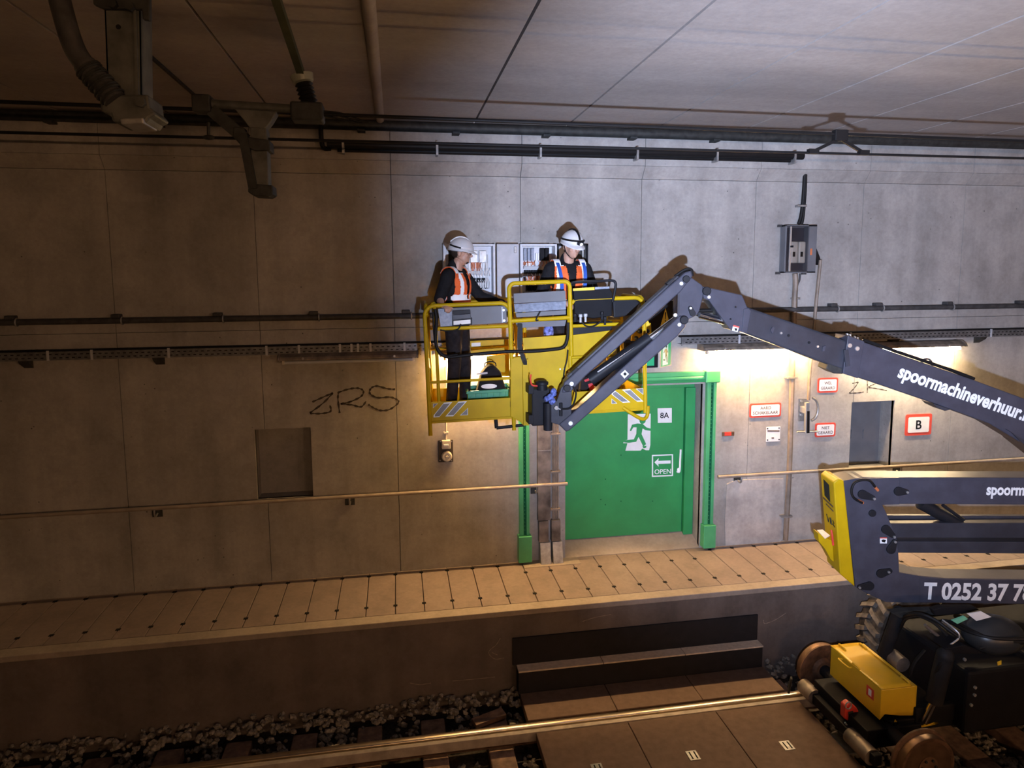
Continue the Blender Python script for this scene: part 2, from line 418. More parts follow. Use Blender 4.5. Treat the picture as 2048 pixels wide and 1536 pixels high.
# repaired mortar patch, scratches and graffiti on the wall
def patch(name, pts, mat_, label, cat, thick=0.006, parent=None):
    mb = MB(); mb.prism([W(u, v, -.0005) for u, v in pts], (0, -thick, 0)); o = mk(name, mb, mat_, parent)
    if label: tag(o, label, cat)
    return o
patch('mortar_patch', [(1453,968),(1470,960),(1520,958),(1566,957),(1567,1020),(1566,1075),(1558,1084),(1500,1087),(1450,1091),(1449,1040)], M['patch'], None, None, 0.012, wall)
def stroke(mb, pts, r, y=-.002):   # flat painted line on the plane at depth y
    P = smoothpath([W(u, v, y) for u, v in pts], 6)
    out = []
    for i, p in enumerate(P):
        t = (P[min(i+1, len(P)-1)] - P[max(i-1, 0)]).normalized(); n = V(-t.z, 0, t.x)
        rr = r*(0.75 + 0.35*math.sin(i*1.7)); out.append((p + n*rr, p - n*rr))
    vs = [q for pr_ in out for q in pr_]
    mb.add(vs, [(2*i, 2*i+1, 2*i+3, 2*i+2) for i in range(len(out)-1)])
k = 480; s_ = 0.2604
def c2(L): return [(480 + a_*s_, 660 + b_*s_) for a_, b_ in L]
g = MB()
for L in ([(555,553),(640,515),(713,483)], [(713,483),(640,560),(537,637)], [(537,640),(620,642),(695,625),(690,578)],
          [(757,475),(752,530),(765,637)], [(750,482),(830,455),(905,447),(947,468),(930,510),(850,550),(772,568)], [(772,566),(860,575),(930,590),(968,548)],
          [(1192,455),(1130,450),(1050,430),(1005,450),(1000,490),(1060,520),(1150,515),(1205,535),(1215,560),(1150,610),(1080,618),(1030,600),(985,572)]):
    stroke(g, c2(L), 0.012)
tag(mk('graffiti_tag', g, M['spray'], fixn=False), 'sprayed graffiti letters ZRS on the wall above the left niche', 'graffiti')
g = MB(); f3 = lambda L: [(1660 + a_*.18945, 640 + b_*.18945) for a_, b_ in L]
for L in ([(235,670),(300,655)], [(300,655),(260,715),(203,772)], [(203,772),(280,770),(355,760)], [(393,645),(395,700),(393,768)], [(405,705),(440,690),(480,672)], [(405,712),(500,725),(600,745)]):
    stroke(g, f3(L), 0.008)
tag(mk('graffiti_tag', g, M['spray'], fixn=False), 'thin sprayed letters ZK above the grey wall niche', 'graffiti')

# ------------------------------------------------------------------ ceiling
cb = MB(); cb.box((-13, -13.6, 5.26), (15, .7, 5.5))
ceil = struct(mk('ceiling', cb, M['ceil'], fixn=False))
CX = [-0.15 + 1.06*k for k in range(-11, 13)]
for i in range(len(CX)-1):
    mb = MB(); mb.box((CX[i]+.011, -13.5, 5.2), (CX[i+1]-.011, 0.3, 5.26)); mk('ceiling_slab', mb, M['ceil'], ceil, fixn=False)
mb = MB(); mb.lathe((-0.12, -13, 5.198), (0, 1, 0), [(.046, 0), (.046, 12.85)], 14)
tag(mk('ceiling_conduit', mb, M['ceil'], smooth=True), 'concrete-coloured pipe running across the ceiling towards the wall', 'pipe')
mb = MB(); mb.beam((-1.78, -2.4, 5.185), (-1.78, -.12, 5.185), .022, .022)
tag(mk('ceiling_rod', mb, M['darksteel']), 'thin dark rod along the ceiling right of the grey mast', 'rod')
# dark ledge pipe in the corner of wall and ceiling
mb = MB(); mb.cyl((-12, -.165, 5.135), (14, -.165, 5.135), .055, n=14)
p = mk('corner_pipe', mb, M['darksteel'], smooth=True); tag(p, 'long dark pipe in the corner between wall and ceiling', 'pipe')
sh = MB()
sh.box((-.04, -.24, 5.06), (.04, -.11, 5.085))
first = None
for k in range(-8, 12):
    if first is None: first = mk('pipe_clamp', sh, M['darksteel'], p); base_org = worg(first) ; d0 = Vector((k*1.02 + .35, 0, 0)); first.location += d0; ORG[first.name] += d0
    else: inst(first, 'pipe_clamp', base_org + V(k*1.02 + .35, 0, 0), p)

# ------------------------------------------------------------------ walkway
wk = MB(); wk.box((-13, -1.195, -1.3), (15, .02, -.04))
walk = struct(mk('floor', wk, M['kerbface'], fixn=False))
kb = MB(); kb.box((-13, -1.205, -.055), (15, -1.05, .004)); mk('kerb', kb, M['kerb'], walk, bevel=.008, fixn=False)
PX0 = 1.136; src = None; slot_src = None
for k in range(-28, 34):
    x = PX0 + .305*k
    near_door = 1.4 < x < 3.6
    o_ = V(x + .1525, -.52, -.035)
    if src is None:
        mb = MB(); mb.box((x+.004, -1.04, -.035), (x+.301, -.002, 0)); src = mk('floor_plate', mb, M['plate'], walk, bevel=.004, origin=o_); pl = src
        sb = MB(); sb.box((x-.022, -.875, -.01), (x+.022, -.835, .0025)); slot_src = mk('lifting_slot', sb, M['slot'], pl, origin=V(x, -.855, 0))
    else:
        pl = inst(src, 'floor_plate', o_, walk)
        b = pl.modifiers.new('bevel', 'BEVEL'); b.width = .004; b.segments = 2
        inst(slot_src, 'lifting_slot', V(x, -.855, 0), pl)
    inst(slot_src, 'lifting_slot', V(x, -.31 if near_door else -.085, 0), pl)
mb = MB(); mb.box((1.45, -.20, -.01), (2.15, 0, .006)); mk('mortar_strip', mb, M['kerb'], walk)
# sill ramp of the door recess
mb = MB(); mb.prism([(2.0, .0, .005), (2.0, .26, .13), (2.0, .26, -.1), (2.0, 0, -.1)], (1.775, 0, 0)); mk('door_sill', mb, M['kerb'], walk)

# steps down to the track
st = thing('crossing_steps', (2.55, -1.27, -.85), 'black step with pale treads against the walkway face', 'steps')
mb = MB(); mb.box((1.13, -1.215, -.60), (3.93, -1.196, -.30)); mk('back_panel', mb, M['stepblack'], st)
mb = MB(); mb.box((1.17, -1.335, -.86), (3.93, -1.2, -.615)); mk('riser', mb, M['stepblack'], st)
for i in range(3):
    x0 = 1.165 + .924*i
    mb = MB(); mb.box((x0+.003, -1.345, -.615), (x0+.921, -1.205, -.598)); mk('tread', mb, M['mattop'], st, bevel=.003)
# ------------------------------------------------------------------ track bed
gb = MB(); gb.box((-13, -13.6, -1.4), (15, -1.0, -1.10))
ground = struct(mk('floor', gb, M['ground'], fixn=False))
ORG[ground.name] = worg(ground)
fw = MB(); fw.box((-13, -13.7, -1.4), (15, -13.5, 5.5)); struct(mk('wall_front', fw, M['wall'], fixn=False))
RZT = -0.84
def rail(y, label):
    t = thing('rail', (0, y, RZT-.16), label, 'rail', 'running rails')
    hd = [(-.036, -.036)] + [(-.036*math.cos(PI*i/14), -.018 + .018*math.sin(PI*i/14)**.75) for i in range(15)] + [(.036, -.036)]
    mb = MB(); mb.prism([(-13, y+a_, RZT+b_) for a_, b_ in hd], (28, 0, 0)); mk('rail_head', mb, M['rail'], t, smooth=True)
    wbp = [(-.036, -.036), (.036, -.036), (.009, -.05), (.009, -.135), (.07, -.15), (.07, -.16), (-.07, -.16), (-.07, -.15), (-.009, -.135), (-.009, -.05)]
    mb = MB(); mb.prism([(-13, y+a_, RZT+b_) for a_, b_ in wbp], (28, 0, 0)); mk('rail_web', mb, M['rust'], t)
rail(-1.84, 'shiny running rail nearest the walkway'); rail(-3.29, 'running rail under the near rail wheel of the lift')
sx0 = G(341, 1500, -.99).x; src = None; n_s = 0
sl_lab = 'brown wooden sleeper lying in the ballast under the rails'
SLX = [sx0 + .625*k for k in range(-3, 16)]
for x in SLX:
    if 1.3 < x < 3.9: continue
    if src is None:
        mb = MB(); mb.box((x-.12, -3.85, -1.12), (x+.12, -1.37, -.995)); src = mk('sleeper', mb, M['sleeper'], bevel=.012, origin=V(x, -2.6, -1.12)); o = src
    else:
        o = inst(src, 'sleeper', V(x, -2.6, -1.12)); b = o.modifiers.new('bevel', 'BEVEL'); b.width = .012; b.segments = 2
    left_ = [q_ for q_ in SLX if q_ <= 1.3][::-1]; right_ = [q_ for q_ in SLX if q_ >= 3.9]
    ordw = ['first', 'second', 'third', 'fourth', 'fifth', 'sixth', 'seventh', 'eighth', 'ninth', 'tenth']
    sl_lab = ('brown wooden sleeper in the ballast, %s one left of the crossing mats' % ordw[left_.index(x)]) if x in left_ else ('brown wooden sleeper under the lift, %s one right of the crossing mats' % ordw[right_.index(x)])
    tag(o, sl_lab, 'sleeper', 'sleepers under the track')
mb = MB(); mb.box((-13, -1.975, -.93), (4.2, -1.925, RZT+.004))
tag(mk('flangeway_strip', mb, M['strip'], bevel=.004), 'pale strip running along the inside of the shiny rail', 'strip')
for i in range(3):
    x0 = 1.18 + .92*i
    mb = MB(); mb.box((x0+.003, -1.78, -.93), (x0+.917, -1.34, RZT-.004))
    tag(mk('crossing_mat', mb, M['mat'], bevel=.006), ['left', 'middle', 'right'][i] + 'most brown crossing mat between the step and the shiny rail', 'mat', 'crossing mats beside the steps')
for i in range(3):
    x0 = 1.22 + .92*i
    t = thing('crossing_mat', (x0+.46, -2.4, -.93), ['leftmost', 'middle', 'rightmost'][i] + ' brown crossing mat lying between the two rails', 'mat', 'crossing mats between the rails')
    mb = MB(); mb.box((x0+.003, -3.16, -.93), (x0+.917, -1.98, RZT-.002)); mk('board', mb, M['mat'], t, bevel=.006)
    px, py = ((1195,1537),(1386,1511),(1574,1491))[i]
    q = G(px, py, RZT)
    mb = MB(); mb.box((q.x-.05, q.y-.06, RZT-.004), (q.x+.05, q.y+.06, RZT+.003)); lp = mk('lifting_plate', mb, M['steel'], t)
    for dx in (-.025, .02):
        mb = MB(); mb.box((q.x+dx, q.y-.045, RZT+.002), (q.x+dx+.012, q.y+.045, RZT+.005)); mk('groove', mb, M['slot'], lp)
q = G(1695, 1490, RZT)
mb = MB(); mb.prism([G(u, v, -.9) for u, v in ((1654,1470),(1700,1466),(1722,1506),(1690,1512))], (0, 0, .015))
tag(mk('steel_plate', mb, M['steel'], bevel=.003), 'loose grey steel plate on the ground beside the red clamp lamp', 'plate')
# ballast
STM = []
for i in range(8):
    bm = bmesh.new(); bmesh.ops.create_icosphere(bm, subdivisions=1, radius=1.0)
    for v_ in bm.verts: v_.co *= rnd.uniform(.62, 1.15)
    S3 = Vector((rnd.uniform(.8, 1.3), rnd.uniform(.7, 1.1), rnd.uniform(.55, .9)))
    for v_ in bm.verts: v_.co = Vector((v_.co.x*S3.x, v_.co.y*S3.y, v_.co.z*S3.z))
    STM.append(([v_.co.copy() for v_ in bm.verts], [[v_.index for v_ in f_.verts] for f_ in bm.faces])); bm.free()
def bed(x, y):
    h = -1.045
    if y > -1.5: h += (y + 1.5)*.55
    return h + .02*math.sin(x*3.1 + y*5) + .015*math.sin(x*7.3)
cand = []
for _ in range(15000):
    x = rnd.uniform(-4.3, 9.5); y = rnd.uniform(-4.0, -1.2)
    if 1.2 < x < 3.95 and -3.2 < y: continue
    if any(abs(x-q_) < .15 for q_ in SLX) and y < -1.38: continue
    if min(abs(y+1.84), abs(y+3.29)) < .07: continue
    if abs(y + 1.95) < .06 and x < 4.2: continue
    cand.append((x, y, rnd.uniform(.022, .044)))
big = [c_ for c_ in cand if (-3.2 < c_[0] < 1.15 and -1.8 < c_[1] < -1.25) or (3.95 < c_[0] < 4.3 and c_[1] > -1.8)]
big.sort(key=lambda c_: -c_[2]); big = big[:300]; bigset = set(big)
mb = MB()
def stone_vs(c_):
    vs, fs = STM[rnd.randrange(8)]
    E_ = Euler((rnd.uniform(-.5, .5), rnd.uniform(-.5, .5), rnd.uniform(0, 6.28))).to_matrix()
    o_ = V(c_[0], c_[1], bed(c_[0], c_[1]) + rnd.uniform(-.01, .02))
    return [o_ + E_ @ (p*c_[2]) for p in vs], fs, o_
for c_ in cand:
    if c_ in bigset: continue
    vs, fs, _ = stone_vs(c_); mb.add(vs, fs)
bal = mk('ballast', mb, M['stone'], fixn=False); tag(bal, 'grey crushed stone ballast along the track', 'ballast', kind='stuff')
sm = []
for vs, fs in STM:
    me = bpy.data.meshes.new('ballast_stone'); me.from_pydata([tuple(p) for p in vs], [], fs); me.materials.append(M['stone']); sm.append(me)
for c_ in big:
    o = bpy.data.objects.new('ballast_stone', sm[rnd.randrange(8)])
    setup_obj(o, V(c_[0], c_[1], bed(c_[0], c_[1]) + .02), bal)
    o.scale = (c_[2]*1.1,)*3; o.rotation_euler = (rnd.uniform(-.4, .4), rnd.uniform(-.4, .4), rnd.uniform(0, 6.28))
# loose timber offcut on the ballast
t0 = G(985, 1428, -.93); t1 = G(945, 1445, -.96)
mb = MB(); mb.beam(G(1008, 1425, -.95), G(948, 1448, -.97), .12, .05); tag(mk('timber_offcut', mb, M['sleeper'], bevel=.006), 'short broken timber lying on the ballast beside the crossing mats', 'timber')

# chalk marks scratched on the walkway face
ck = MB()
for L in ([(1001,1276),(992,1290),(980,1300),(978,1308),(990,1318),(1008,1316)], [(984,1305),(995,1310)], [(1165,1243),(1190,1235),(1222,1229)], [(1527,1240),(1530,1247),(1550,1240),(1572,1226)], [(820,1366),(840,1369),(862,1366)], [(905,1362),(950,1358),(990,1354)]):
    stroke(ck, L, .004, y=-1.2075)
tag(mk('chalk_mark', ck, M['kerb'], fixn=False), 'thin pale scratches and hooks on the dark walkway face', 'mark')
# ------------------------------------------------------------------ handrails
def handrail(x0, x1, z, ups, label):
    t = thing('handrail', ((x0+x1)/2, -.09, z), label, 'handrail')
    mb = MB(); mb.cyl((x0, -.10, z), (x1, -.10, z), .021, n=14); mk('rail_tube', mb, M['railing'], t, smooth=True)
    for u, v in ups:
        q = W(u, v)
        mb = MB(); mb.box((q.x-.055, -.012, z-.13), (q.x+.055, 0, z-.03)); mk('bracket_plate', mb, M['darksteel'], t, bevel=.003)
        mb = MB(); mb.tube(smoothpath([(q.x, -.01, z-.09), (q.x, -.07, z-.10), (q.x, -.10, z-.07), (q.x, -.10, z-.02)], 4), .011, 8); mk('bracket_arm', mb, M['steel'], t, smooth=True)
handrail(-8.0, 2.0, 0.985, [(-250,1035),(315,1020),(700,997),(1070,972)], 'long tan handrail on the wall left of the green door')
handrail(3.96, 11.0, 0.955, [(1475,957),(1792,938)], 'tan handrail on the wall right of the green door')

# ------------------------------------------------------------------ pipe, trays and lamps along the wall
t = thing('wall_pipe', (0, -.06, 3.05), 'dark pipe clipped along the wall above the cable tray', 'pipe')
mb = MB(); mb.cyl((-12, -.065, 3.055), (14, -.065, 3.055), .032, n=14); mk('pipe_run', mb, M['pipe'], t, smooth=True)
for u in (-190, 20, 232, 435, 627, 812, 1000, 1665, 1755, 1895, 2040):
    x = W(u, 630, -.06).x
    mb = MB(); mb.box((x-.045, -.095, 3.085), (x+.045, 0, 3.125)); c_ = mk('pipe_bracket', mb, M['pipe'], t, bevel=.008)
    mb = MB(); mb.tube([(x+.06, -.065+.04*math.cos(q), 3.055+.04*math.sin(q)) for q in [2*PI*i/12 for i in range(12)]], .008, 6, True); mk('clip_ring', mb, M['steel'], t)
def tray(x0, x1, label, ties):
    t = thing('cable_tray', ((x0+x1)/2, -.06, 2.64), label, 'cable tray')
    z0, z1 = 2.655, 2.745
    mb = MB(); mb.box((x0, -.125, z0), (x1, -.122, z1)); mb.box((x0, -.122, z0), (x1, 0, z0+.003)); mb.box((x0, -.122, z1-.003), (x1, -.10, z1))
    pn = mk('tray_channel', mb, M['tray'], t)
    mb = MB(); x = x0 + .05
    while x < x1-.05:
        mb.box((x, -.1265, 2.675), (x+.028, -.1245, 2.685)); mb.box((x+.02, -.1265, 2.712), (x+.048, -.1245, 2.722)); x += .06
    pf = mk('perforation', mb, M['slot'], t, fixn=False); pf['kind'] = 'stuff'
    mb = MB()
    for i in range(3): mb.cyl((x0, -.04-.025*i, z1+.004), (x1, -.04-.025*i, z1+.004), .012, n=8)
    mk('cable_bundle', mb, M['cable'], t, smooth=True)
    for x in ties:
        mb = MB(); mb.box((x-.012, -.132, z0-.004), (x+.012, -.12, z1+.012)); mk('cable_tie', mb, M['lgrey'], t)
    x = x0 + .35
    while x < x1:
        mb = MB(); mb.prism([(x-.04, 0, z0), (x-.04, -.12, z0), (x-.04, -.10, z0-.03), (x-.04, 0, z0-.09)], (.09, 0, 0)); mk('tray_bracket', mb, M['darksteel'], t); x += 1.3
tray(-12, 1.98, 'perforated steel cable tray on the wall left of the exit sign', [W(u, 695, -.12).x for u in (95, 183, 337, 533, 598, 680, 703, 716, 741, 809)])
tray(3.42, 14, 'perforated steel cable tray on the wall right of the exit sign', [W(u, 685, -.12).x for u in (1478, 1700, 1980)])
def wall_lamp(x0, x1, z, tm, label, lit=True):
    t = thing('tube_lamp', ((x0+x1)/2, -.09, z), label, 'lamp', 'tube lamps on the wall')
    prof = [(0, z+.085), (-.13, z+.085), (-.20, z+.05), (-.215, z+.02), (-.205, z+.012), (0, z+.012)]
    mb = MB(); mb.prism([(x0, a_, b_) for a_, b_ in prof], (x1-x0, 0, 0)); mk('lamp_housing', mb, M['housing'], t, bevel=.006)
    for x in (x0-.02, x1):
        mb = MB(); mb.prism([(x, a_*1.04, b_+(.004 if b_ > z+.05 else -.004)) for a_, b_ in prof], (.02, 0, 0)); mk('end_cap', mb, M['housing'], t, bevel=.005)
    for x in (x0+.25, x1-.25):
        mb = MB(); mb.cyl((x, -.205, z+.035), (x, -.222, z+.035), .013, n=10); mk('clip', mb, M['steel'], t)
    mb = MB(); mb.cyl((x0+.05, -.165, z-.012), (x1-.05, -.165, z-.012), .019, n=12); mk('tube', mb, tm, t, smooth=True)
    for x in (x0+.025, x1-.05):
        mb = MB(); mb.box((x, -.19, z-.03), (x+.025, -.14, z+.015)); mk('lamp_holder', mb, M['cream'], t)
ZL = W(700, 716, -.15).z - .02
wall_lamp(-1.27, .22, ZL, M['lgrey'], 'unlit brown tube lamp under the tray above the graffiti letters ZRS')
wall_lamp(.50, 1.98, ZL, M['tube'], 'glowing tube lamp on the wall behind the yellow basket')
wall_lamp(3.70, 5.18, W(1450, 700, -.15).z - .012, M['tube'], 'glowing tube lamp above the right corner of the green door frame')
wall_lamp(5.83, 7.32, W(1850, 694, -.15).z - .012, M['tube2'], 'glowing tube lamp behind the raised boom above the sign B')
wall_lamp(-10.4, -8.9, ZL, M['tube'], 'glowing tube lamp far along the wall to the left'); wall_lamp(9.6, 11.1, ZL, M['tube2'], 'glowing tube lamp far along the wall to the right')
# unseen lamps added on the opposite tunnel wall as warm fill light
def fill_lamp(x, wh):
    t = thing('tube_lamp', (x, -13.4, 3.0), wh + ' unseen fill lamp added on the opposite tunnel wall', 'lamp', 'unseen fill lamps added on the opposite wall')
    mb = MB(); mb.box((x-.75, -13.5, 3.0), (x+.75, -13.36, 3.08)); mk('lamp_housing', mb, M['housing'], t)
    mb = MB(); mb.cyl((x-.7, -13.42, 2.97), (x+.7, -13.42, 2.97), .02, n=10); mk('tube', mb, M['tubefill'], t)
for i_, x in enumerate((1.0, 6.0, 11.0)): fill_lamp(x, ('leftmost', 'middle', 'rightmost')[i_])
# ------------------------------------------------------------------ green emergency door and its frame
Z = Vector((0, 0, 1)); X = Vector((1, 0, 0))
dz0, dz1 = .135, 2.06
dx0, dx1 = 2.03, 3.635
door = thing('door_1', (2.8, .24, dz0), 'green steel emergency door in the concrete recess', 'door'); door['kind'] = 'structure'
mb = MB(); mb.box((dx0, .245, dz0), (dx1, .29, dz1)); leaf = mk('door_leaf', mb, M['green'], door, bevel=.004)
mb = MB(); mb.box((3.645, .20, dz0-.03), (3.77, .30, dz1+.0)); mk('door_frame', mb, M['green'], door, bevel=.004)
mb = MB(); mb.box((dx0, .235, dz1), (3.77, .30, dz1+.06)); mk('door_frame', mb, M['green'], door, bevel=.004)
mb = MB(); mb.box((3.56, .19, dz0), (3.59, .246, dz1-.02)); 
# print on the door: running man panel, 8A, arrow + OPEN
YD = .2445
def D(u, v): return W(u, v, YD)
def flat(name, polys, mat_, parent, y=YD, lift=.0015):
    mb = MB()
    for P in polys: mb.prism([W(u, v, y) for u, v in P], (0, -lift, 0))
    return mk(name, mb, mat_, parent)
d5 = lambda L: [(980 + a_*.35156, 700 + b_*.35156) for a_, b_ in L]
flat('exit_symbol', [d5([(784,366),(914,362),(912,540),(905,570),(886,570),(866,560),(857,572),(770,573),(782,530),(757,530),(765,515),(782,510)])], M['signwhite'], leaf)
man = MB()
def fig(L): man.prism([W(u, v, YD-.002) for u, v in d5(L)], (0, -.0015, 0))
hc = W(*d5([(868,402)])[0], YD-.002)
man.cyl(hc, hc + V(0, -.0015, 0), .042, n=20)
fig([(838,418),(868,420),(890,440),(916,448),(916,460),(884,456),(868,446),(862,478),(888,535),(872,550),(842,488),(832,480),(834,440),(815,440),(802,462),(795,458),(808,425)])
fig([(836,470),(848,488),(832,522),(790,528),(760,525),(766,514),(818,508)])
fig([(866,548),(890,545),(888,555),(874,560)])
mk('running_figure', man, M['green'], leaf)
flat('number_plate', [d5([(953,332),(1034,330),(1034,413),(955,415)])], M['signwhite'], leaf)
pa, pb = d5([(968,388)])[0], d5([(1018,386)])[0]
put_text('number_print', '8A', M['black'], W(*pa, YD-.004), W(*pb, YD-.004), Z, leaf, bold=.012, lift=.001)
L = [(921,597),(1041,592),(1041,717),(921,722)]; Li = [(928,604),(1034,599),(1034,710),(928,715)]
for i in range(4):
    j = (i+1) % 4; flat('sign_border', [d5([L[i], L[j], Li[j], Li[i]])], M['white'], leaf)
flat('arrow', [d5([(935,639),(960,615),(957,631),(1027,628),(1027,645),(957,648),(960,664)])], M['white'], leaf)
put_text('open_print', 'OPEN', M['white'], W(*d5([(935,706)])[0], YD), W(*d5([(1029,702)])[0], YD), Z, leaf, bold=.012, lift=.002)
mb = MB(); a_ = W(*d5([(1085,566)])[0], .18); b_ = W(*d5([(1078,690)])[0], .18)
mb.tube(smoothpath([a_, (a_*.5+b_*.5), b_, W(*d5([(1062,690)])[0], .19)], 4), .013, 8); mb.cyl(W(*d5([(1074,680)])[0], .19), W(*d5([(1074,680)])[0], .25), .022, n=12)
mk('door_handle', mb, M['white'], leaf, smooth=True)
for du, dv in ((657,735),(630,850),(656,880),(745,860),(925,860),(745,598)):
    q = W(*d5([(du, dv)])[0], YD); mb = MB(); mb.cyl(q, q + V(0, -.003, 0), .008, n=8); mk('rivet', mb, M['dgreen'], leaf)

def frame_post(xc, z0, z1, wd, label):
    t = thing('door_light_post', (xc, -.04, 0), label, 'post', 'green lit frame around the door')
    mb = MB(); mb.box((xc-wd, -.07, z0), (xc-.012, 0, z1)); mk('profile', mb, M['lgreen'], t, bevel=.006)
    mb = MB(); mb.box((xc+.022, -.07, z0), (xc+wd, 0, z1)); mk('profile', mb, M['lgreen'], t, bevel=.006)
    mb = MB(); mb.box((xc-.013, -.05, z0), (xc+.023, -.005, z1)); lens = mk('light_lens', mb, M['dgreen'], t)
    z = z0 + .06; mb = MB()
    while z < z1-.05: mb.cyl((xc+.005, -.05, z), (xc+.005, -.053, z), .005, n=6); z += .05
    o = mk('light_dot', mb, M['lgreen'], t); o['kind'] = 'stuff'
    fb = MB(); fb.box((xc-wd-.02, -.115, .03), (xc+wd+.02, 0, z0)); mk('foot_box', fb, M['lgreen'], t, bevel=.008)
    return t
pl_ = W(1049, 950, -.07).x; pr_ = W(1420, 950, -.07).x
frame_post(pl_, W(1050,1072,-.09).z, 2.20, .062, 'green light post left of the emergency door with box foot')
frame_post(pr_, W(1420,1050,-.09).z, 2.20, .062, 'green light post right of the emergency door with box foot')
t = thing('door_light_header', ((pl_+pr_)/2, -.04, 2.15), 'green light bar above the emergency door', 'light bar')
zt = W(1380, 744, -.07).z; zb = W(1380, 764, -.07).z
mb = MB(); mb.box((pl_, -.07, zb+.07), (pr_-.08, 0, zt)); mk('profile', mb, M['lgreen'], t, bevel=.006)
mb = MB(); mb.cyl((pl_, -.05, zb+.045), (pr_-.08, -.05, zb+.045), .028, n=14); mk('light_lens', mb, M['lgreen'], t, smooth=True)
mb = MB(); mb.box((pl_, -.06, zb-.01), (pr_-.08, 0, zb+.025)); mk('profile', mb, M['green'], t, bevel=.006)
c0 = W(1411, 766, -.1); c1 = W(1441, 741, -.1)
mb = MB(); mb.box((c0.x, -.115, c0.z), (c1.x, 0, c1.z)); mk('corner_box', mb, M['lgreen'], t, bevel=.012)
mb = MB(); mb.box((pl_-.09, -.115, c0.z), (pl_+.09, 0, c1.z)); mk('corner_box', mb, M['lgreen'], t, bevel=.012)

# cable ducts left of the door
def duct(u0, u1, label, rungs):
    x0 = W(u0, 1000, -.05).x; x1 = W(u1, 1000, -.05).x
    t = thing('cable_duct', ((x0+x1)/2, -.05, .02), label, 'duct')
    zk = W(1100, 1040, -.06).z; zm = W(1100, 1084, -.09).z
    if rungs:
        for i in range(4):
            x = x0 + .025 + (x1-x0-.05)*i/3
            mb = MB(); mb.cyl((x, -.04, zk), (x, -.04, 2.6), .011, n=8); mk('riser_cable', mb, M['brownpipe'], t, smooth=True)
        for v in (868, 944, 1019):
            z = W(1115, v, -.06).z; mb = MB(); mb.box((x0-.005, -.062, z-.012), (x1+.005, 0, z+.012)); mk('cable_clamp', mb, M['brownpipe'], t, bevel=.003)
    else:
        mb = MB(); mb.box((x0-.01, -.07, zk), (x1+.03, 0, 2.6)); mk('upper_cover', mb, M['duct'], t, bevel=.003)
        z = W(1087, 901, -.07).z; mb = MB(); mb.box((x0-.012, -.072, z-.004), (x1+.032, -.068, z+.004)); mk('cover_joint', mb, M['steel'], t)
    mb = MB(); mb.box((x0, -.085, zm), (x1, 0, zk-.004)); mk('mid_cover', mb, M['duct'], t, bevel=.003)
    mb = MB(); mb.prism([(x0+.01, 0, .005), (x0+.01, -.15, .005), (x0+.01, -.09, zm-.004), (x0+.01, 0, zm-.004)], (x1-x0+.01, 0, 0)); mk('foot_cover', mb, M['steel'], t, bevel=.003)
duct(1077, 1096, 'stained grey cable duct beside the left green light post', False)
duct(1102, 1120, 'open cable riser duct with clamps beside the left door edge', True)

# ------------------------------------------------------------------ exit sign box and black warning box
def wbox(name, u0, v0, u1, v1, y, mat_, parent, bevel=.004, yb=0.0):
    a_ = W(u0, v1, y); b_ = W(u1, v0, y); mb = MB(); mb.box((a_.x, y, a_.z), (b_.x, yb, b_.z)); return mk(name, mb, mat_, parent, bevel=bevel)
t = thing('exit_sign', W(1300, 735, -.3), 'lit green exit sign box with running figure above the door', 'exit sign')
ea = W(1251, 690, -.33); eb = W(1316, 735, -.33)
mb = MB(); mb.box((ea.x, -.33, eb.z), (eb.x, -.02, W(1300,684,-.33).z)); mk('sign_body', mb, M['black'], t, bevel=.004)
mb = MB(); mb.box((ea.x+.02, -.334, eb.z+.025), (eb.x-.05, -.33, ea.z-.02)); fr = mk('lit_panel', mb, M['exitgreen'], t)
mb = MB(); mb.prism([(ea.x+.08, -.336, ea.z-.03), (ea.x+.2, -.336, ea.z-.03), (ea.x+.16, -.336, eb.z+.03), (ea.x+.05, -.336, eb.z+.03)], (0, -.001, 0)); mk('lit_symbol', mb, M['exitwhite'], fr)
# right-hand face of the box, turned towards the door
ex0 = W(1318, 700, -.30).x; fx = W(1343, 700, -.12).x
q0 = V(ex0, -.33, 0); q1 = V(fx, -.13, 0); e_ = (q1-q0); nn = V(e_.y, -e_.x, 0).normalized()
zt_, zb_ = W(1330, 683, -.25).z, W(1330, 734, -.25).z
mb = MB(); mb.obox((q0+q1)/2 + V(0, 0, (zt_+zb_)/2) - nn*.02, e_/2, nn*.02, Z*(zt_-zb_)/2); mk('side_panel', mb, M['cream'], t, bevel=.003)
def sp(a_, b_, lift=.001): return q0 + e_*a_ + nn*lift + V(0, 0, zb_ + (zt_-zb_)*b_)
mb = MB(); mb.prism([sp(.1,.04), sp(.9,.04), sp(.9,.97), sp(.1,.97)], nn*.002); fr = mk('lit_panel', mb, M['exitgreen'], t)
mb = MB(); mb.prism([sp(.22,.08,.003), sp(.66,.08,.003), sp(.66,.92,.003), sp(.22,.92,.003)], nn*.001); mk('lit_symbol', mb, M['exitwhite'], t)
mb = MB(); hc = sp(.5,.80,.004); mb.cyl(hc, hc + nn*.001, .018, n=12)
for P in ([(.38,.70),(.55,.72),(.58,.45),(.44,.45)], [(.44,.48),(.52,.46),(.40,.30),(.26,.32),(.26,.27),(.42,.25)], [(.50,.48),(.58,.45),(.62,.16),(.56,.16)], [(.55,.70),(.65,.55),(.62,.53),(.52,.64)], [(.38,.70),(.28,.58),(.31,.55),(.42,.64)]):
    mb.prism([sp(a_, b_, .004) for a_, b_ in P], nn*.001)
mk('running_figure', mb, M['dgreen'], t)
t = thing('warning_box', W(1325, 680, -.2), 'black box with yellow warning triangle on the wall above the exit sign', 'box')
wbox('box_body', 1296, 602, 1346, 682, -.2, M['black'], t)
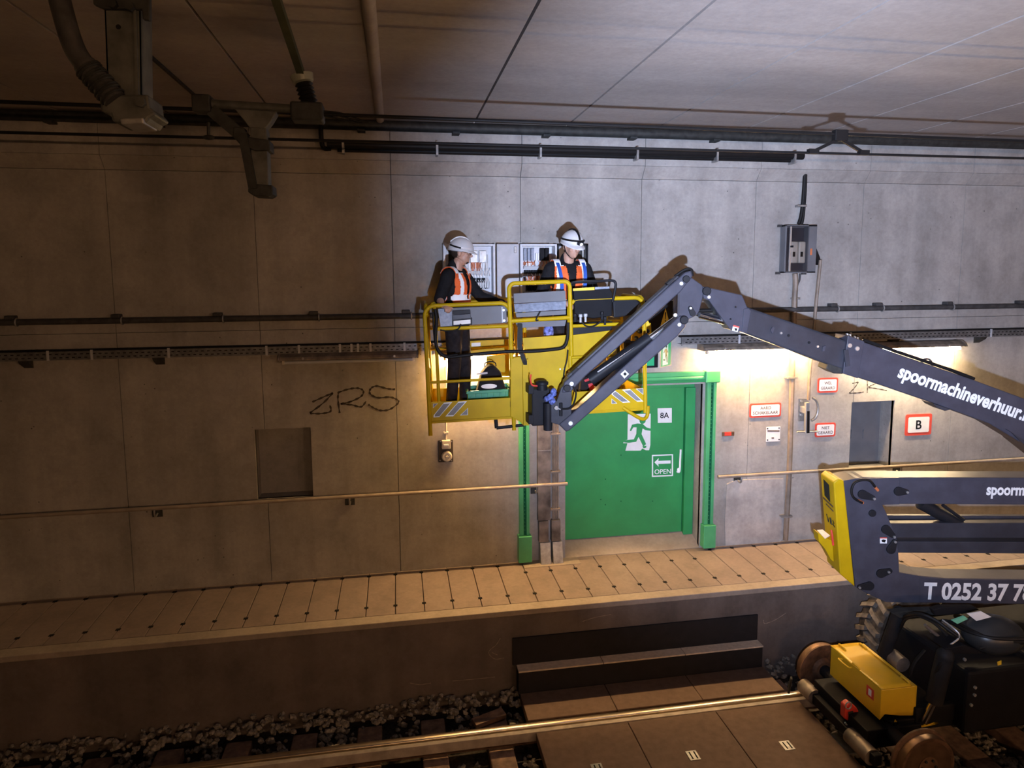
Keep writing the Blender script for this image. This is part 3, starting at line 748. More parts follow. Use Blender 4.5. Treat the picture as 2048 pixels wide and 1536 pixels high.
wf = lambda L, y: [W(1220 + a_*.14327, 560 + b_*.14327, y) for a_, b_ in L]
mb = MB(); mb.prism(wf([(775,395),(835,620),(700,650)], -.202), (0, -.002, 0)); tr = mk('warning_triangle', mb, M['warnyellow'], t)
mb = MB(); mb.prism(wf([(766,450),(784,450),(778,550),(770,550)], -.205), (0, -.001, 0)); mb.prism(wf([(765,562),(782,562),(780,582),(766,582)], -.205), (0, -.001, 0)); mk('exclamation_mark', mb, M['black'], tr)
mb = MB(); mb.prism(wf([(885,290),(925,250),(925,520),(885,560)], -.06), (0, .05, 0)); mk('side_strip', mb, M['cream'], t)

# ------------------------------------------------------------------ open control cabinets behind the workers
def cabinet(u0, u1, v0, v1, label, rows, dep=.2):
    a_ = W(u0, v1, -dep); b_ = W(u1, v0, -dep)
    x0, x1, z0, z1 = a_.x, b_.x, a_.z, b_.z
    t = thing('control_cabinet', ((x0+x1)/2, -dep/2, z0), label, 'cabinet', 'open control cabinets on the wall')
    mb = MB(); w_ = .022
    mb.box((x0, -.02, z0), (x1, 0, z1)); mb.box((x0, -dep, z0), (x0+w_, -.02, z1)); mb.box((x1-w_, -dep, z0), (x1, -.02, z1))
    mb.box((x0+w_, -dep, z0), (x1-w_, -.02, z0+w_)); mb.box((x0+w_, -dep, z1-w_), (x1-w_, -.02, z1)); mk('cabinet_body', mb, M['cabwhite'], t, bevel=.003)
    mb = MB(); mb.box((x0+.05, -.05, z0+.04), (x1-.05, -.02, z1-.04)); mk('mounting_plate', mb, M['cabwhite'], t)
    for xx, zz in ((x0+.03, z1), (x1-.03, z1), (x0+.03, z0), (x1-.03, z0)):
        mb = MB(); s2 = 1 if zz == z1 else -1; mb.box((xx-.022, -.03, min(zz, zz+.022*s2)), (xx+.022, 0, max(zz, zz+.022*s2))); mk('mounting_lug', mb, M['lgrey'], t)
    for (fa, fb, za, zb2, n, mt, y) in rows:
        for i in range(n):
            xa = x0 + .06 + (x1-x0-.12)*(fa + (fb-fa)*i/n); xb = x0 + .06 + (x1-x0-.12)*(fa + (fb-fa)*(i+.80)/n)
            mb = MB(); mb.box((xa, -y, z0 + (z1-z0)*za), (xb, -.05, z0 + (z1-z0)*zb2))
            mk({'white':'terminal','copper':'wire_bundle','black':'breaker','cabgrey':'wire_duct','steel':'relay','film':'module','cable':'wire_bundle'}[mt], mb, M[mt], t, bevel=.002)
    return t, x0, x1, z0, z1
c1_, x0, x1, z0, z1 = cabinet(888, 990, 488, 596, 'open grey control cabinet behind the worker seen in profile', [
    (.02, .30, .62, .88, 3, 'black', .09), (.55, .98, .66, .88, 2, 'steel', .11), (.50, 1, .50, .65, 7, 'white', .085), (.56, .80, .50, .66, 2, 'copper', .09),
    (.3, 1, .44, .50, 1, 'cabgrey', .10), (.35, 1, .37, .43, 9, 'white', .09), (.45, .95, .28, .36, 4, 'black', .10), (.4, 1, .18, .28, 11, 'white', .085), (.42, 1, .16, .28, 5, 'black', .08),
    (.2, 1, .10, .155, 1, 'cabgrey', .10), (.2, 1, .05, .09, 8, 'white', .085)])
def wires(cab, x0, x1, z0, z1, rows):
    for fx0, fx1, za, zb_, n, mt in rows:
        for i in range(n):
            xx = x0 + (x1-x0)*(fx0 + (fx1-fx0)*i/max(1, n-1)); dx_ = rnd.uniform(-.015, .015)
            a4 = z0 + (z1-z0)*za; b4 = z0 + (z1-z0)*zb_
            mb = MB(); mb.tube(smoothpath([(xx, -.09, a4), (xx+dx_, -.125, a4*.6+b4*.4), (xx+dx_*.6, -.12, a4*.3+b4*.7), (xx, -.085, b4)], 3), .0045, 5); mk('wire', mb, M[mt], cab)
wires(c1_, x0, x1, z0, z1, [(.38, .92, .55, .40, 11, 'white'), (.42, .90, .34, .16, 12, 'white'), (.55, .75, .66, .52, 4, 'copper'), (.84, .88, .80, .20, 3, 'white')])
# its door, swung open to the right
p0 = W(992, 488, -.2); p1 = W(1039, 596, -.24)
mb = MB(); mb.box((p0.x+.005, -.225, p1.z), (p1.x, -.205, p0.z)); dd = mk('cabinet_door', mb, M['cabgrey'], c1_, bevel=.006)
mb = MB(); mb.box((p1.x-.06, -.24, p0.z-.1), (p1.x-.03, -.225, p0.z-.03)); mk('door_lock', mb, M['steel'], dd, bevel=.004)
c2_, x0, x1, z0, z1 = cabinet(1041, 1114, 488, 598, 'open grey control cabinet left of the worker with head lamp', [
    (.0, .42, .70, .93, 3, 'film', .10), (.46, .60, .70, .84, 2, 'white', .09), (.62, 1.0, .70, .93, 2, 'black', .11), (.0, .42, .62, .68, 5, 'copper', .08), (.1, .35, .60, .66, 3, 'white', .085),
    (.0, .85, .55, .60, 1, 'cabgrey', .10), (.02, .75, .46, .53, 8, 'black', .08), (.0, .10, .28, .40, 1, 'black', .10), (.15, .9, .33, .42, 6, 'copper', .085), (.2, .9, .28, .34, 7, 'white', .085),
    (.1, .95, .15, .24, 10, 'black', .085), (0, 1, .06, .13, 1, 'cabgrey', .10)])
wires(c2_, x0, x1, z0, z1, [(.10, .80, .40, .28, 9, 'copper'), (.15, .85, .70, .60, 8, 'copper'), (.12, .80, .46, .34, 7, 'white'), (.2, .8, .28, .14, 9, 'cable')])
p0 = W(1117, 487, -.2); p1 = W(1181, 590, -.2)
mb = MB(); mb.box((p0.x, -.06, p1.z), (p1.x, -.04, p0.z)); dd = mk('cabinet_door', mb, M['darksteel'], c2_, bevel=.003)
for a_, b_ in ((p0.x, p0.x+.015), (p1.x-.02, p1.x)):
    mb = MB(); mb.box((a_, -.09, p1.z), (b_, -.05, p0.z)); mk('door_edge', mb, M['black'], dd)
mb = MB(); mb.box((p0.x, -.09, p0.z-.018), (p1.x, -.05, p0.z)); mk('door_edge', mb, M['black'], dd)
mb = MB(); mb.cyl((p1.x-.06, -.08, p1.z+.1), (p1.x-.06, -.08, p0.z-.04), .008, n=8); mk('lock_rod', mb, M['galv'], dd)
mb = MB(); mb.box((p0.x+.03, -.11, p0.z-.2), (p0.x+.09, -.06, p0.z-.03)); mk('label_holder', mb, M['lgrey'], dd)

# ------------------------------------------------------------------ switch box with clear cover, its cables and the earthing switch
sb = thing('switch_box', W(1602, 548, -.1), 'grey switch box with clear cover high on the wall', 'switch box')
a_ = W(1569, 546, -.13); b_ = W(1636, 450, -.13); x0, x1, z0, z1 = a_.x, b_.x, a_.z, b_.z
mb = MB(); mb.box((x0, -.02, z0), (x1, 0, z1)); mb.box((x0, -.12, z0), (x0+.02, -.02, z1)); mb.box((x1-.12, -.12, z0), (x1, -.02, z1)); mb.box((x0, -.12, z1-.02), (x1, -.02, z1)); mb.box((x0, -.12, z0), (x1, -.02, z0+.02))
mk('box_body', mb, M['grey'], sb, bevel=.004)
mb = MB(); mb.box((x0+.03, -.03, z0+.03), (x1-.12, -.02, z1-.03)); mk('dark_panel', mb, M['boomdark'], sb)
for i in range(2):
    xa = x0 + .10 + .105*i; mb = MB(); mb.box((xa, -.10, z0+.12), (xa+.09, -.03, z1-.20)); sw = mk('switch_unit', mb, M['cream'], sb, bevel=.015)
    mb = MB(); mb.box((xa+.02, -.106, z0+.20), (xa+.05, -.099, z0+.26)); mk('indicator', mb, M['black'], sw)
mb = MB(); mb.box((x1-.085, -.125, z0+.22), (x1-.06, -.119, z0+.30)); mk('warning_label', mb, M['copper'], sb)
mb = MB(); mb.box((x0+.015, -.132, z0+.01), (x1-.115, -.128, z1-.01)); mk('clear_cover', mb, M['clear'], sb)
mb = MB(); mb.box((x0+.055, -.135, z0+.02), (x0+.075, -.121, z1-.02)); mk('cover_edge', mb, M['galv'], sb)
mb = MB(); mb.cyl((x0+.065, -.13, (z0+z1)/2+.03), (x0+.095, -.15, (z0+z1)/2+.03), .012, n=8); mk('cover_knob', mb, M['black'], sb)
for (xx, zz) in ((x0-.025, z1-.01), (x0-.03, z0-.005), (x1-.1, z1), (x1-.1, z0-.01)):
    mb = MB(); mb.box((xx-.02, -.03, zz-.012), (xx+.035, 0, zz+.018)); mk('mounting_lug', mb, M['pipe'], sb)
def cables(name, paths, r, mt, label, cat='cable', y=-.05, clips=()):
    t = thing(name, W(*paths[0][-1], y), label, cat)
    for P in paths:
        mb = MB(); mb.tube(smoothpath([W(u, v, y) for u, v in P], 5), r, 8); mk('cable_run', mb, M[mt], t, smooth=True)
    for u, v, wd in clips:
        q = W(u, v, y); mb = MB(); mb.box((q.x-wd, y-r-.006, q.z-.012), (q.x+wd, 0, q.z+.012)); mk('cable_clip', mb, M['steel'], t, bevel=.002)
    return t
cables('feed_cable', [[(1596,316),(1604,324),(1609,345),(1606,400),(1602,432),(1597,448)], [(1611,333),(1610,380),(1606,430),(1603,448)]], .022, 'cable', 'pair of black cables dropping into the switch box from the conduit', clips=((1609,334,.07),(1603,412,.06)))
cables('outlet_cable', [[(1590,547),(1591,565),(1589,600),(1588,640),(1586,690),(1584,760),(1579,930),(1571,1080)]], .034, 'brownpipe', 'tan vertical pipe running down from the switch box to the walkway', 'pipe', -.055, clips=((1583,755,.07),(1572,1032,.07)))
cables('outlet_cable', [[(1600,547),(1599,560),(1594,575),(1593,620)]], .012, 'pipe', 'short thin cable under the switch box', 'cable', -.05, clips=((1592,597,.05),))
cables('switch_rod', [[(1641,520),(1637,560),(1631,620),(1626,680),(1620,740),(1617,800)]], .02, 'brownpipe', 'thin rod running down from the switch box to the earthing switch', 'rod', -.12)
mb = MB(); mb.prism([W(u, v, -.1) for u, v in ((1633,497),(1640,515),(1642,528),(1636,530),(1632,515))], (0, .05, 0)); mk('rod_lever', mb, M['cable'], bpy.data.objects['switch_rod'])
es = thing('earthing_switch', W(1615, 865, -.1), 'steel earthing switch with lever and hoop between the signs', 'switch')
wbox('base_plate', 1597, 797, 1617, 843, -.02, M['steel'], es)
for u, v in ((1602,802),(1602,830),(1612,835)):
    q = W(u, v, -.02); mb = MB(); mb.cyl(q, q + V(0, -.02, 0), .014, n=8); mk('bolt', mb, M['galv'], es)
mb = MB(); mb.beam(W(1614, 805, -.14), W(1613, 866, -.14), .05, .04, V(0, 1, 0)); mk('lever_bar', mb, M['galv'], es, bevel=.004)
mb = MB(); mb.beam(W(1616.5, 822, -.165), W(1616, 866, -.165), .03, .02, V(0, 1, 0)); mk('lever_face', mb, M['cable'], es)
mb = MB(); q = W(1622, 818, -.10); mb.tube([q + V(.085*math.cos(a2), -.02, .145*math.sin(a2)) for a2 in [PI*(-.5 + i/14) for i in range(15)]], .016, 8); mk('hoop', mb, M['steel'], es, smooth=True)
mb = MB(); q = W(1610, 818, -.08); mb.box((q.x-.04, -.14, q.z-.05), (q.x+.03, -.02, q.z+.03)); mk('gear_block', mb, M['galv'], es, bevel=.01)
mb = MB(); mb.cyl(W(1594, 864, -.14), W(1636, 863, -.14), .012, n=10); mk('lever_handle', mb, M['galv'], es, smooth=True)

# ------------------------------------------------------------------ signs on the wall
def sign(name, u0, v0, u1, v1, lines, label, tilt=0.0, print_='brownprint', border=.022, plate='signwhite', bold=.0, y=-.012, texth=.3):
    a_ = W(u0, v1, y); b_ = W(u1, v0, y); x0, x1, z0, z1 = a_.x, b_.x, a_.z, b_.z
    t = thing(name, ((x0+x1)/2, y, z0), label, 'sign')
    def rr(ins, rad, yy, th):
        P = []
        for cx, cz, a0 in ((x1-ins-rad, z1-ins-rad, 0), (x0+ins+rad, z1-ins-rad, 90), (x0+ins+rad, z0+ins+rad, 180), (x1-ins-rad, z0+ins+rad, 270)):
            for k in range(4):
                q = math.radians(a0 + 30*k); P.append(V(cx + rad*math.cos(q), yy, cz + rad*math.sin(q)))
        mb = MB(); mb.prism(P, (0, -th, 0)); return mb
    mk('border', rr(0, .025, -.001, .008), M['red'], t)
    mk('plate', rr(border, .018, -.009, .003), M[plate], t)
    n_ = len(lines)
    for i, (tx, fw_, fz) in enumerate(lines):
        cx = (x0+x1)/2; hw = (x1-x0)*fw_/2; zz = z0 + (z1-z0)*fz
        put_text('lettering', tx, M[print_], V(cx-hw, -.0125, zz), V(cx+hw, -.0125, zz), Z, t, bold=max(bold, .012), lift=.001)
    return t
sign('wall_sign', 1635, 755, 1677, 786, [('WEL', .36, .56), ('GEAARD', .70, .22)], 'red bordered sign WEL GEAARD above the earthing switch')
sign('wall_sign', 1499, 805, 1563, 836, [('AARD', .34, .56), ('SCHAKELAAR', .80, .22)], 'red bordered sign AARD SCHAKELAAR right of the green door')
sign('wall_sign', 1630, 845, 1672, 875, [('NIET', .38, .56), ('GEAARD', .74, .22)], 'red bordered sign NIET GEAARD below the earthing switch lever')
sign('wall_sign', 1810, 827, 1865, 872, [('B', .22, .30)], 'large red bordered sign with the letter B', print_='black', border=.04, plate='signwhite', bold=.02)
t = thing('notice_plate', W(1546, 883), 'small cream notice plate below the sign AARD SCHAKELAAR', 'sign')
wbox('plate', 1532, 853, 1561, 884, -.008, M['signwhite'], t, bevel=.003)
for u, v in ((1535,857),(1558,856),(1535,880),(1558,879)):
    q = W(u, v, -.009); mb = MB(); mb.cyl(q, q + V(0, -.004, 0), .01, n=8); mk('screw', mb, M['pipe'], t)
for i, (u0, u1, v) in enumerate(((1535,1559,862),(1543,1548,876))):
    mb = MB(); mb.prism([W(u0, v-1.2, -.009), W(u1, v-1.2, -.009), W(u1, v+1.2, -.009), W(u0, v+1.2, -.009)], (0, -.001, 0)); mk('print_line', mb, M['brownprint'], t)
t = thing('wall_tag', W(1456, 872), 'small rusty bracket with a pink tag on the wall right of the green door', 'tag')
wbox('bracket', 1444, 863, 1469, 873, -.008, M['rust'], t); wbox('tag_label', 1449, 864, 1463, 872, -.012, M['redplastic'], t)
# alarm socket left of the door
t = thing('alarm_box', W(892, 924), 'brown plate with a small box and round siren below the basket', 'alarm box')
wbox('back_plate', 877, 880, 906, 925, -.02, M['brownbox'], t)
wbox('junction_box', 884, 881, 901, 899, -.07, M['cream'], t, bevel=.008); wbox('name_strip', 887, 888, 897, 893, -.074, M['signwhite'], t)
q = W(893.5, 912, -.02); mb = MB(); mb.lathe(q, (0, -1, 0), [(.001, 0), (.062, 0), (.062, .03), (.05, .045), (.032, .045), (.030, .03), (.018, .03), (.015, .06), (.001, .06)], 22); mk('siren', mb, M['cream'], t, smooth=True)
for u, v in ((881,883),(903,883),(880,921),(903,921)):
    qq = W(u, v, -.021); mb = MB(); mb.cyl(qq, qq + V(0, -.004, 0), .008, n=8); mk('screw', mb, M['steel'], t)
mb = MB(); mb.cyl(W(892, 880, -.03), W(892, 732, -.03), .012, n=8); mk('conduit', mb, M['cream'], t, smooth=True)
wbox('conduit_clip', 887, 864, 897, 868, -.045, M['cream'], t)
# niche details: hatch in the right niche
t = thing('niche_hatch', V((NR[0]+NR[1])/2, .24, .95), 'grey hatch with small handles inside the right wall niche', 'hatch')
mb = MB(); mb.box((NR[0]+.02, .235, .93), (NR[1]-.02, .262, NR[3]-.02)); mk('hatch_leaf', mb, M['grey'], t, bevel=.004)
for u in (1702, 1726):
    q = W(u, 868, .235); mb = MB(); mb.box((q.x-.008, .215, q.z-.06), (q.x+.008, .236, q.z+.06)); mk('handle', mb, M['grey'], t, bevel=.003)

# ------------------------------------------------------------------ conduit under the haunch
t = thing('haunch_conduit', W(1100, 300, -.17), 'dark cable conduit clipped to the haunch below the ceiling', 'conduit')
zc = 4.91
xa = W(655, 290, -.18).x; xb = W(1604, 314, -.18).x
mb = MB(); mb.cyl((xa, -.20, zc+.01), (xb, -.20, zc+.01), .045, n=12); mb.cyl((xa+.1, -.15, zc-.035), (xb-.1, -.15, zc-.035), .028, n=10); mk('conduit_tube', mb, M['cable'], t, smooth=True)
for u in (687, 874, 1080, 1273, 1432, 1587):
    x = W(u, 305, -.2).x; mb = MB(); mb.box((x-.012, -.25, zc-.085), (x+.012, -.11, zc+.06)); mk('conduit_clip', mb, M['steel'], t)
mb = MB(); mb.tube(smoothpath([W(641,240,-.2), W(643,280,-.2), W(648,296,-.2), W(662,297,-.2)], 5), .025, 8); mk('conduit_bend', mb, M['cable'], t, smooth=True)

# ------------------------------------------------------------------ overhead line equipment
YC = -2.56
def wire(z, r, label, x0=-12, x1=14):
    mb = MB(); mb.cyl((x0, YC, z), (x1, YC, z), r, n=8); return tag(mk('overhead_wire', mb, M['cable'], smooth=True), label, 'wire', 'overhead line wires')
zm_, zc_ = 4.725, 4.535
mb = MB(); mb.cyl((-12, YC, 4.80), (14, YC, 4.63), .014, n=8); tag(mk('overhead_wire', mb, M['cable'], smooth=True), 'upper overhead wire stretched along the tunnel', 'wire', 'overhead line wires')
mb = MB(); mb.cyl((-12, YC, 4.530), (14, YC, 4.540), .011, n=8); tag(mk('overhead_wire', mb, M['cable'], smooth=True), 'lower overhead contact wire stretched along the tunnel', 'wire', 'overhead line wires')
t = thing('wire_hanger', W(1680, 305, YC), 'dark forked hanger joining the two overhead wires on the right', 'hanger')
top = V(W(1680, 270, YC).x, YC, 4.70)
mb = MB(); mb.box((top.x-.06, YC-.03, top.z-.06), (top.x+.06, YC+.03, top.z+.03)); mk('clamp_block', mb, M['cable'], t, bevel=.006)
for u in (1626, 1727):
    e2 = V(W(u, 302, YC).x, YC, 4.548); mb = MB(); mb.beam(top + V(0, 0, -.04), e2, .02, .025); mb.box((e2.x-.045, YC-.022, e2.z-.02), (e2.x+.045, YC+.022, e2.z+.02)); mk('hanger_arm', mb, M['cable'], t)
# line support: grey bar, hanging bracket, insulator
def C_(u, v, y=YC): return W(u, v, y)
t = thing('line_support', C_(520, 395), 'sooty overhead line support with hanging bracket and black insulator', 'line support')
mb = MB(); mb.cyl(C_(398, 207), C_(625, 221), .034, n=14); mk('cross_bar', mb, M['greymast'], t, smooth=True)
mb = MB(); a_, b_ = C_(388, 206), C_(425, 212); mb.box((a_.x, YC-.07, a_.z-.07), (b_.x, YC+.07, a_.z+.05)); mk('end_clamp', mb, M['darksteel'], t, bevel=.01)
mb = MB(); mb.prism([C_(u, v) - V(0, .06, 0) for u, v in ((472,221),(556,226),(545,245),(532,262),(505,262),(492,245))], (0, .12, 0)); mk('gusset', mb, M['greymast'], t, bevel=.006)
mb = MB(); mb.prism([C_(u, v) - V(0, .07, 0) for u, v in ((504,258),(536,260),(541,385),(508,385))], (0, .14, 0)); mk('hanging_post', mb, M['greymast'], t, bevel=.006)
mb = MB(); mb.prism([C_(u, v) - V(0, .09, 0) for u, v in ((500,278),(543,284),(545,305),(515,306),(497,298))], (0, .18, 0)); mk('clamp_block', mb, M['darksteel'], t, bevel=.008)
mb = MB(); mb.prism([C_(u, v) - V(0, .09, 0) for u, v in ((501,370),(549,373),(550,391),(541,396),(512,394),(501,387))], (0, .18, 0)); mk('end_block', mb, M['darksteel'], t, bevel=.008)
mb = MB(); mb.beam(C_(486, 268, YC-.08), C_(507, 378, YC-.08), .06, .06, V(0, 1, 0)); mk('diagonal_brace', mb, M['darksteel'], t)
mb = MB(); mb.beam(C_(425, 222), C_(490, 278), .09, .09, V(0, 1, 0)); mk('diagonal_brace', mb, M['darksteel'], t)
mb = MB(); mb.prism([C_(u, v) - V(0, .05, 0) for u, v in ((470,255),(492,258),(497,285),(482,290),(468,275))], (0, .1, 0)); mk('hinge_block', mb, M['darksteel'], t, bevel=.008)
mb = MB(); mb.cyl(C_(417, 245), C_(417, 272), .012, n=8); q = C_(418, 275); mb.ell(q, (.045, .03, .018)); mk('wire_clip', mb, M['darksteel'], t, smooth=True)
pt = C_(603, 150, YC); pb2 = C_(622, 222, YC)
ax = (pb2-pt)
prof = [(.012, 0), (.085, 0), (.075, .05), (.05, .06)]
mb = MB(); mb.lathe(pt, ax, prof, 20); mk('insulator_cap', mb, M['insul'], t, smooth=True)
prof = [(.02, .05)]; h = .06
for i in range(6): prof += [(.055, h), (.066, h+.012), (.045, h+.026)]; h += .03
prof += [(.05, h), (.07, ax.length)]
mb = MB(); mb.lathe(pt, ax, prof, 20); mk('insulator', mb, M['cable'], t, smooth=True)
mb = MB(); q = C_(620, 225); mb.box((q.x-.13, YC-.09, q.z-.07), (q.x+.10, YC+.09, q.z+.06)); mk('insulator_base', mb, M['darksteel'], t, bevel=.015)
for i in range(3):
    mb = MB(); mb.tube(smoothpath([C_(640, 222+4*i), C_(680, 226+6*i), C_(715, 238+4*i), C_(738, 246)], 5), .006, 6); mk('jumper_wire', mb, M['cable'], t)
mb = MB(); e2 = G(538, -8, pt.z + .12); mb.beam(pt, V(pt.x-.02, -5.2, pt.z+.42), .05, .05); mb.cyl(pt + V(0, 0, .01), pt + V(0, 0, .03), .02, n=8); mk('tie_rod', mb, M['mossrod'], t)
# grey mast hanging from the ceiling, with flexible hose, nearer the camera
YM = -4.2
def Cm(u, v, y=YM): return W(u, v, y)
t = thing('hanging_mast', Cm(252, 245), 'grey steel mast hanging from the ceiling with a thick ribbed hose', 'mast')
mb = MB()
mb.prism([Cm(u, v) for u, v in ((206,-60),(280,-60),(284,205),(216,205))], (0, .015, 0))
mb.prism([Cm(u, v) for u, v in ((206,-60),(209,-60),(219,205),(216,205))], (0, .16, 0)); mb.prism([Cm(u, v) for u, v in ((277,-60),(280,-60),(284,205),(281,205))], (0, .16, 0))
mk('mast_channel', mb, M['greymast'], t)
mb = MB(); mb.prism([Cm(u, v, YM-.02) for u, v in ((266,10),(271,10),(277,200),(272,200))], (0, .02, 0)); mk('channel_rib', mb, M['greymast'], t)
mb = MB(); mb.prism([Cm(u, v, YM-.03) for u, v in ((184,-80),(300,-80),(299,40),(285,38),(283,18),(206,17),(186,8))], (0, .03, 0)); mk('top_flange', mb, M['darksteel'], t, bevel=.005)
for u, v in ((228,10),(262,15)):
    q = Cm(u, v, YM-.03); mb = MB(); mb.cyl(q, q + V(0, -.03, 0), .022, n=6); mk('bolt', mb, M['darksteel'], t)
q = Cm(237, 54, YM); mb = MB(); mb.cyl(q + V(0, -.001, 0), q + V(0, -.003, 0), .012, n=10); mk('bolt_hole', mb, M['slot'], t)
mb = MB(); mb.prism([Cm(u, v, YM-.05) for u, v in ((200,190),(296,188),(300,215),(312,228),(298,236),(292,246),(225,244),(220,228),(200,222))], (0, .22, 0)); mk('bottom_clamp', mb, M['greymast'], t, bevel=.012)
mb = MB(); mb.prism([Cm(u, v, YM-.07) for u, v in ((238,236),(286,234),(288,247),(242,249))], (0, .2, 0)); mk('clamp_shoe', mb, M['steel'], t, bevel=.008)
q = Cm(283, 206, YM-.05); mb = MB(); mb.cyl(q, q + V(0, -.025, 0), .025, n=6); mk('bolt', mb, M['greymast'], t)
P = smoothpath([Cm(112, -30, YM-.05), Cm(130, 40, YM-.05), Cm(148, 95, YM-.05), Cm(170, 130, YM-.05), Cm(200, 165, YM-.05), Cm(230, 200, YM-.05)], 8)
mb = MB(); mb.tube(P, [.048]*24 + [.054]*(len(P)-24), 14); mk('hose', mb, M['pipe'], t, smooth=True)
mb = MB()
for i in range(9):
    k = 26 + i*1.5; j = int(k); c_ = P[min(j, len(P)-1)]; tt = (P[min(j+1, len(P)-1)] - P[j-1]).normalized()
    a3 = tt.orthogonal().normalized(); b3 = tt.cross(a3); mb.tube([c_ + (a3*math.cos(q) + b3*math.sin(q))*.058 for q in [2*PI*z_/14 for z_ in range(14)]], .007, 6, True)
mk('hose_ribs', mb, M['darksteel'], t, smooth=True)
# ------------------------------------------------------------------ the road-rail boom lift
lift = thing('boom_lift', (5.2, -2.5, RZT), 'yellow and dark slate rail boom lift carrying a yellow work basket', 'boom lift')
def aprism(name, pts, off, th, mat_, parent, bevel=.006):
    mb = MB(); mb.prism([A(u, v, off) for u, v in pts], -AN*th); return mk(name, mb, mat_, parent, bevel=bevel)
def apin(u, v, r, off, parent, mat_='pin', h=.02, name='pivot_pin'):
    q = A(u, v, off); mb = MB(); mb.lathe(q, AN, [(r, 0), (r, h*.7), (r*.85, h)], 18); return mk(name, mb, M[mat_], parent, smooth=True)
def aoval(p, q, r1, r2, off, parent, dot=None, mat_='pin'):
    a_ = A(*p, off); b_ = A(*q, off); e = (b_-a_).normalized(); f = AN.cross(e).normalized(); P = []
    for k in range(9): t_ = PI/2 + PI*k/8; P.append(a_ + e*r1*math.cos(t_) + f*r1*math.sin(t_))
    for k in range(9): t_ = -PI/2 + PI*k/8; P.append(b_ + e*r2*math.cos(t_) + f*r2*math.sin(t_))
    mb = MB(); mb.prism(P, AN*.02); o = mk('pin_keeper', mb, M[mat_], parent, bevel=.003)
    if dot:
        d_ = A(*dot, off); mb = MB(); mb.cyl(d_ + AN*.018, d_ + AN*.034, .012, n=8); mk('keeper_bolt', mb, M['galv'], o)
    return o
# main boom
OB = .12
boom = aprism('main_boom', [(1698,674),(1945,759),(2048,797),(2300,888),(2300,978),(2048,889),(1980,848),(1866,806),(1689,746)], OB, .24, M['boom'], lift, .012)
aprism('boom_end_plate', [(1696,671),(1729,683),(1716,757),(1686,747)], OB+.015, .27, M['boom'], boom, .004)
for u, v in ((1699,691),(1714,697)): apin(u, v, .022, OB+.015, boom, 'galv', .012, 'end_plate_bolt')
for u, v in ((1694,673),(1700,675),(1709,679),(1715,681),(1727,685)):
    q = A(u, v, 0); mb = MB(); mb.cyl(q, q + Z*.03, .012, n=8); mk('end_plate_bolt', mb, M['galv'], boom)
aprism('boom_stiffener', [(1688,700),(1697,700),(1701,732),(1692,734)], OB+.03, .02, M['boomdark'], boom, .002)
aprism('wear_pad_block', [(1656,727),(1688,738),(1686,748),(1668,747),(1652,738)], OB-.02, .2, M['darksteel'], boom, .006)
aprism('lower_fairing', [(1866,807),(1873,814),(1890,822),(1902,819)], OB, .2, M['boomdark'], boom, .002)
aprism('boom_foot_plate', [(2012,858),(2025,866),(2048,889),(2100,930),(2100,905),(2048,880)], OB+.02, .28, M['boomdark'], boom, .004)
mb = MB(); mb.tube([A(1853,728,0) + AE*(.055*math.cos(q)) + Z*(.06*math.sin(q) - .01) - AE*0 for q in [PI*i/10 - .25 for i in range(11)]], .011, 8); mk('lifting_eye', mb, M['boomdark'], boom, smooth=True)
mb = MB(); mb.tube([A(u, v, .05) + Z*.012 for u, v in ((1728,683),(1800,708),(1900,742),(1948,760))], .016, 8); mk('boom_top_hose', mb, M['cable'], boom, smooth=True)
put_text('lettering', 'spoormachineverhuur.nl', M['white'], A(1794,753,OB), A(2042,839,OB), Z, boom, bold=.036, lift=.003, measure='spoormachineverhuur.', hscale=1.3)
tube_in = aprism('inner_boom', [(1493,612),(1500,616),(1700,684),(1692,741),(1652,728),(1485,665)], OB-.02, .2, M['boomdark'], lift, .018)
for u, v in ((1562,666),(1577,671),(1618,685),(1635,693)): apin(u, v, .012, OB-.02, tube_in, 'galv' if u in (1562,1635) else 'pin', .012, 'wear_pad_bolt')
for P in ([(1541,660),(1546,653),(1550,656),(1545,668)], [(1646,693),(1652,691),(1650,702),(1645,703)]): aprism('adjuster_clip', P, OB, .015, M['boom'], tube_in, .002)
head = aprism('boom_head', [(1406,573),(1422,576),(1484,590),(1488,598),(1496,618),(1486,665),(1461,660),(1418,601),(1407,597)], OB+.01, .26, M['boom'], lift, .008)
aprism('head_collar', [(1488,618),(1497,616),(1502,622),(1494,668),(1484,664)], OB+.02, .28, M['boom'], head, .004)
apin(1413, 582, .042, OB+.01, head); apin(1417, 594, .018, OB+.01, head, 'galv'); apin(1471, 614, .008, OB+.01, head); apin(1461, 638, .008, OB+.01, head)
st_ = aprism('warning_sticker', [(1466,652),(1478,655),(1475,664),(1464,661)], OB+.0125, .002, M['white'], head, 0)
mb = MB(); mb.prism([A(u, v, OB+.016) for u, v in ((1467,650),(1479,653),(1478,656),(1466,653))], -AN*.001); mk('sticker_bar', mb, M['red'], st_)
mb = MB(); mb.prism([A(u, v, OB+.016) for u, v in ((1469,656),(1475,657),(1473,662),(1470,661))], -AN*.001); mk('sticker_symbol', mb, M['black'], st_)
cy = aprism('tilt_cylinder', [(1393,627),(1396,633),(1452,645),(1456,638),(1445,632),(1398,624)], .03, .06, M['pin'], lift, .003)
mb = MB(); mb.cyl(A(1399, 631, .04), A(1450, 644, .04), .028, n=14); mk('cylinder_rod', mb, M['chrome'], cy, smooth=True)
mb = MB(); mb.cyl(A(1397, 622, -.06), A(1432, 620, -.06), .018, n=10); mk('hydraulic_hose', mb, M['cable'], cy, smooth=True)
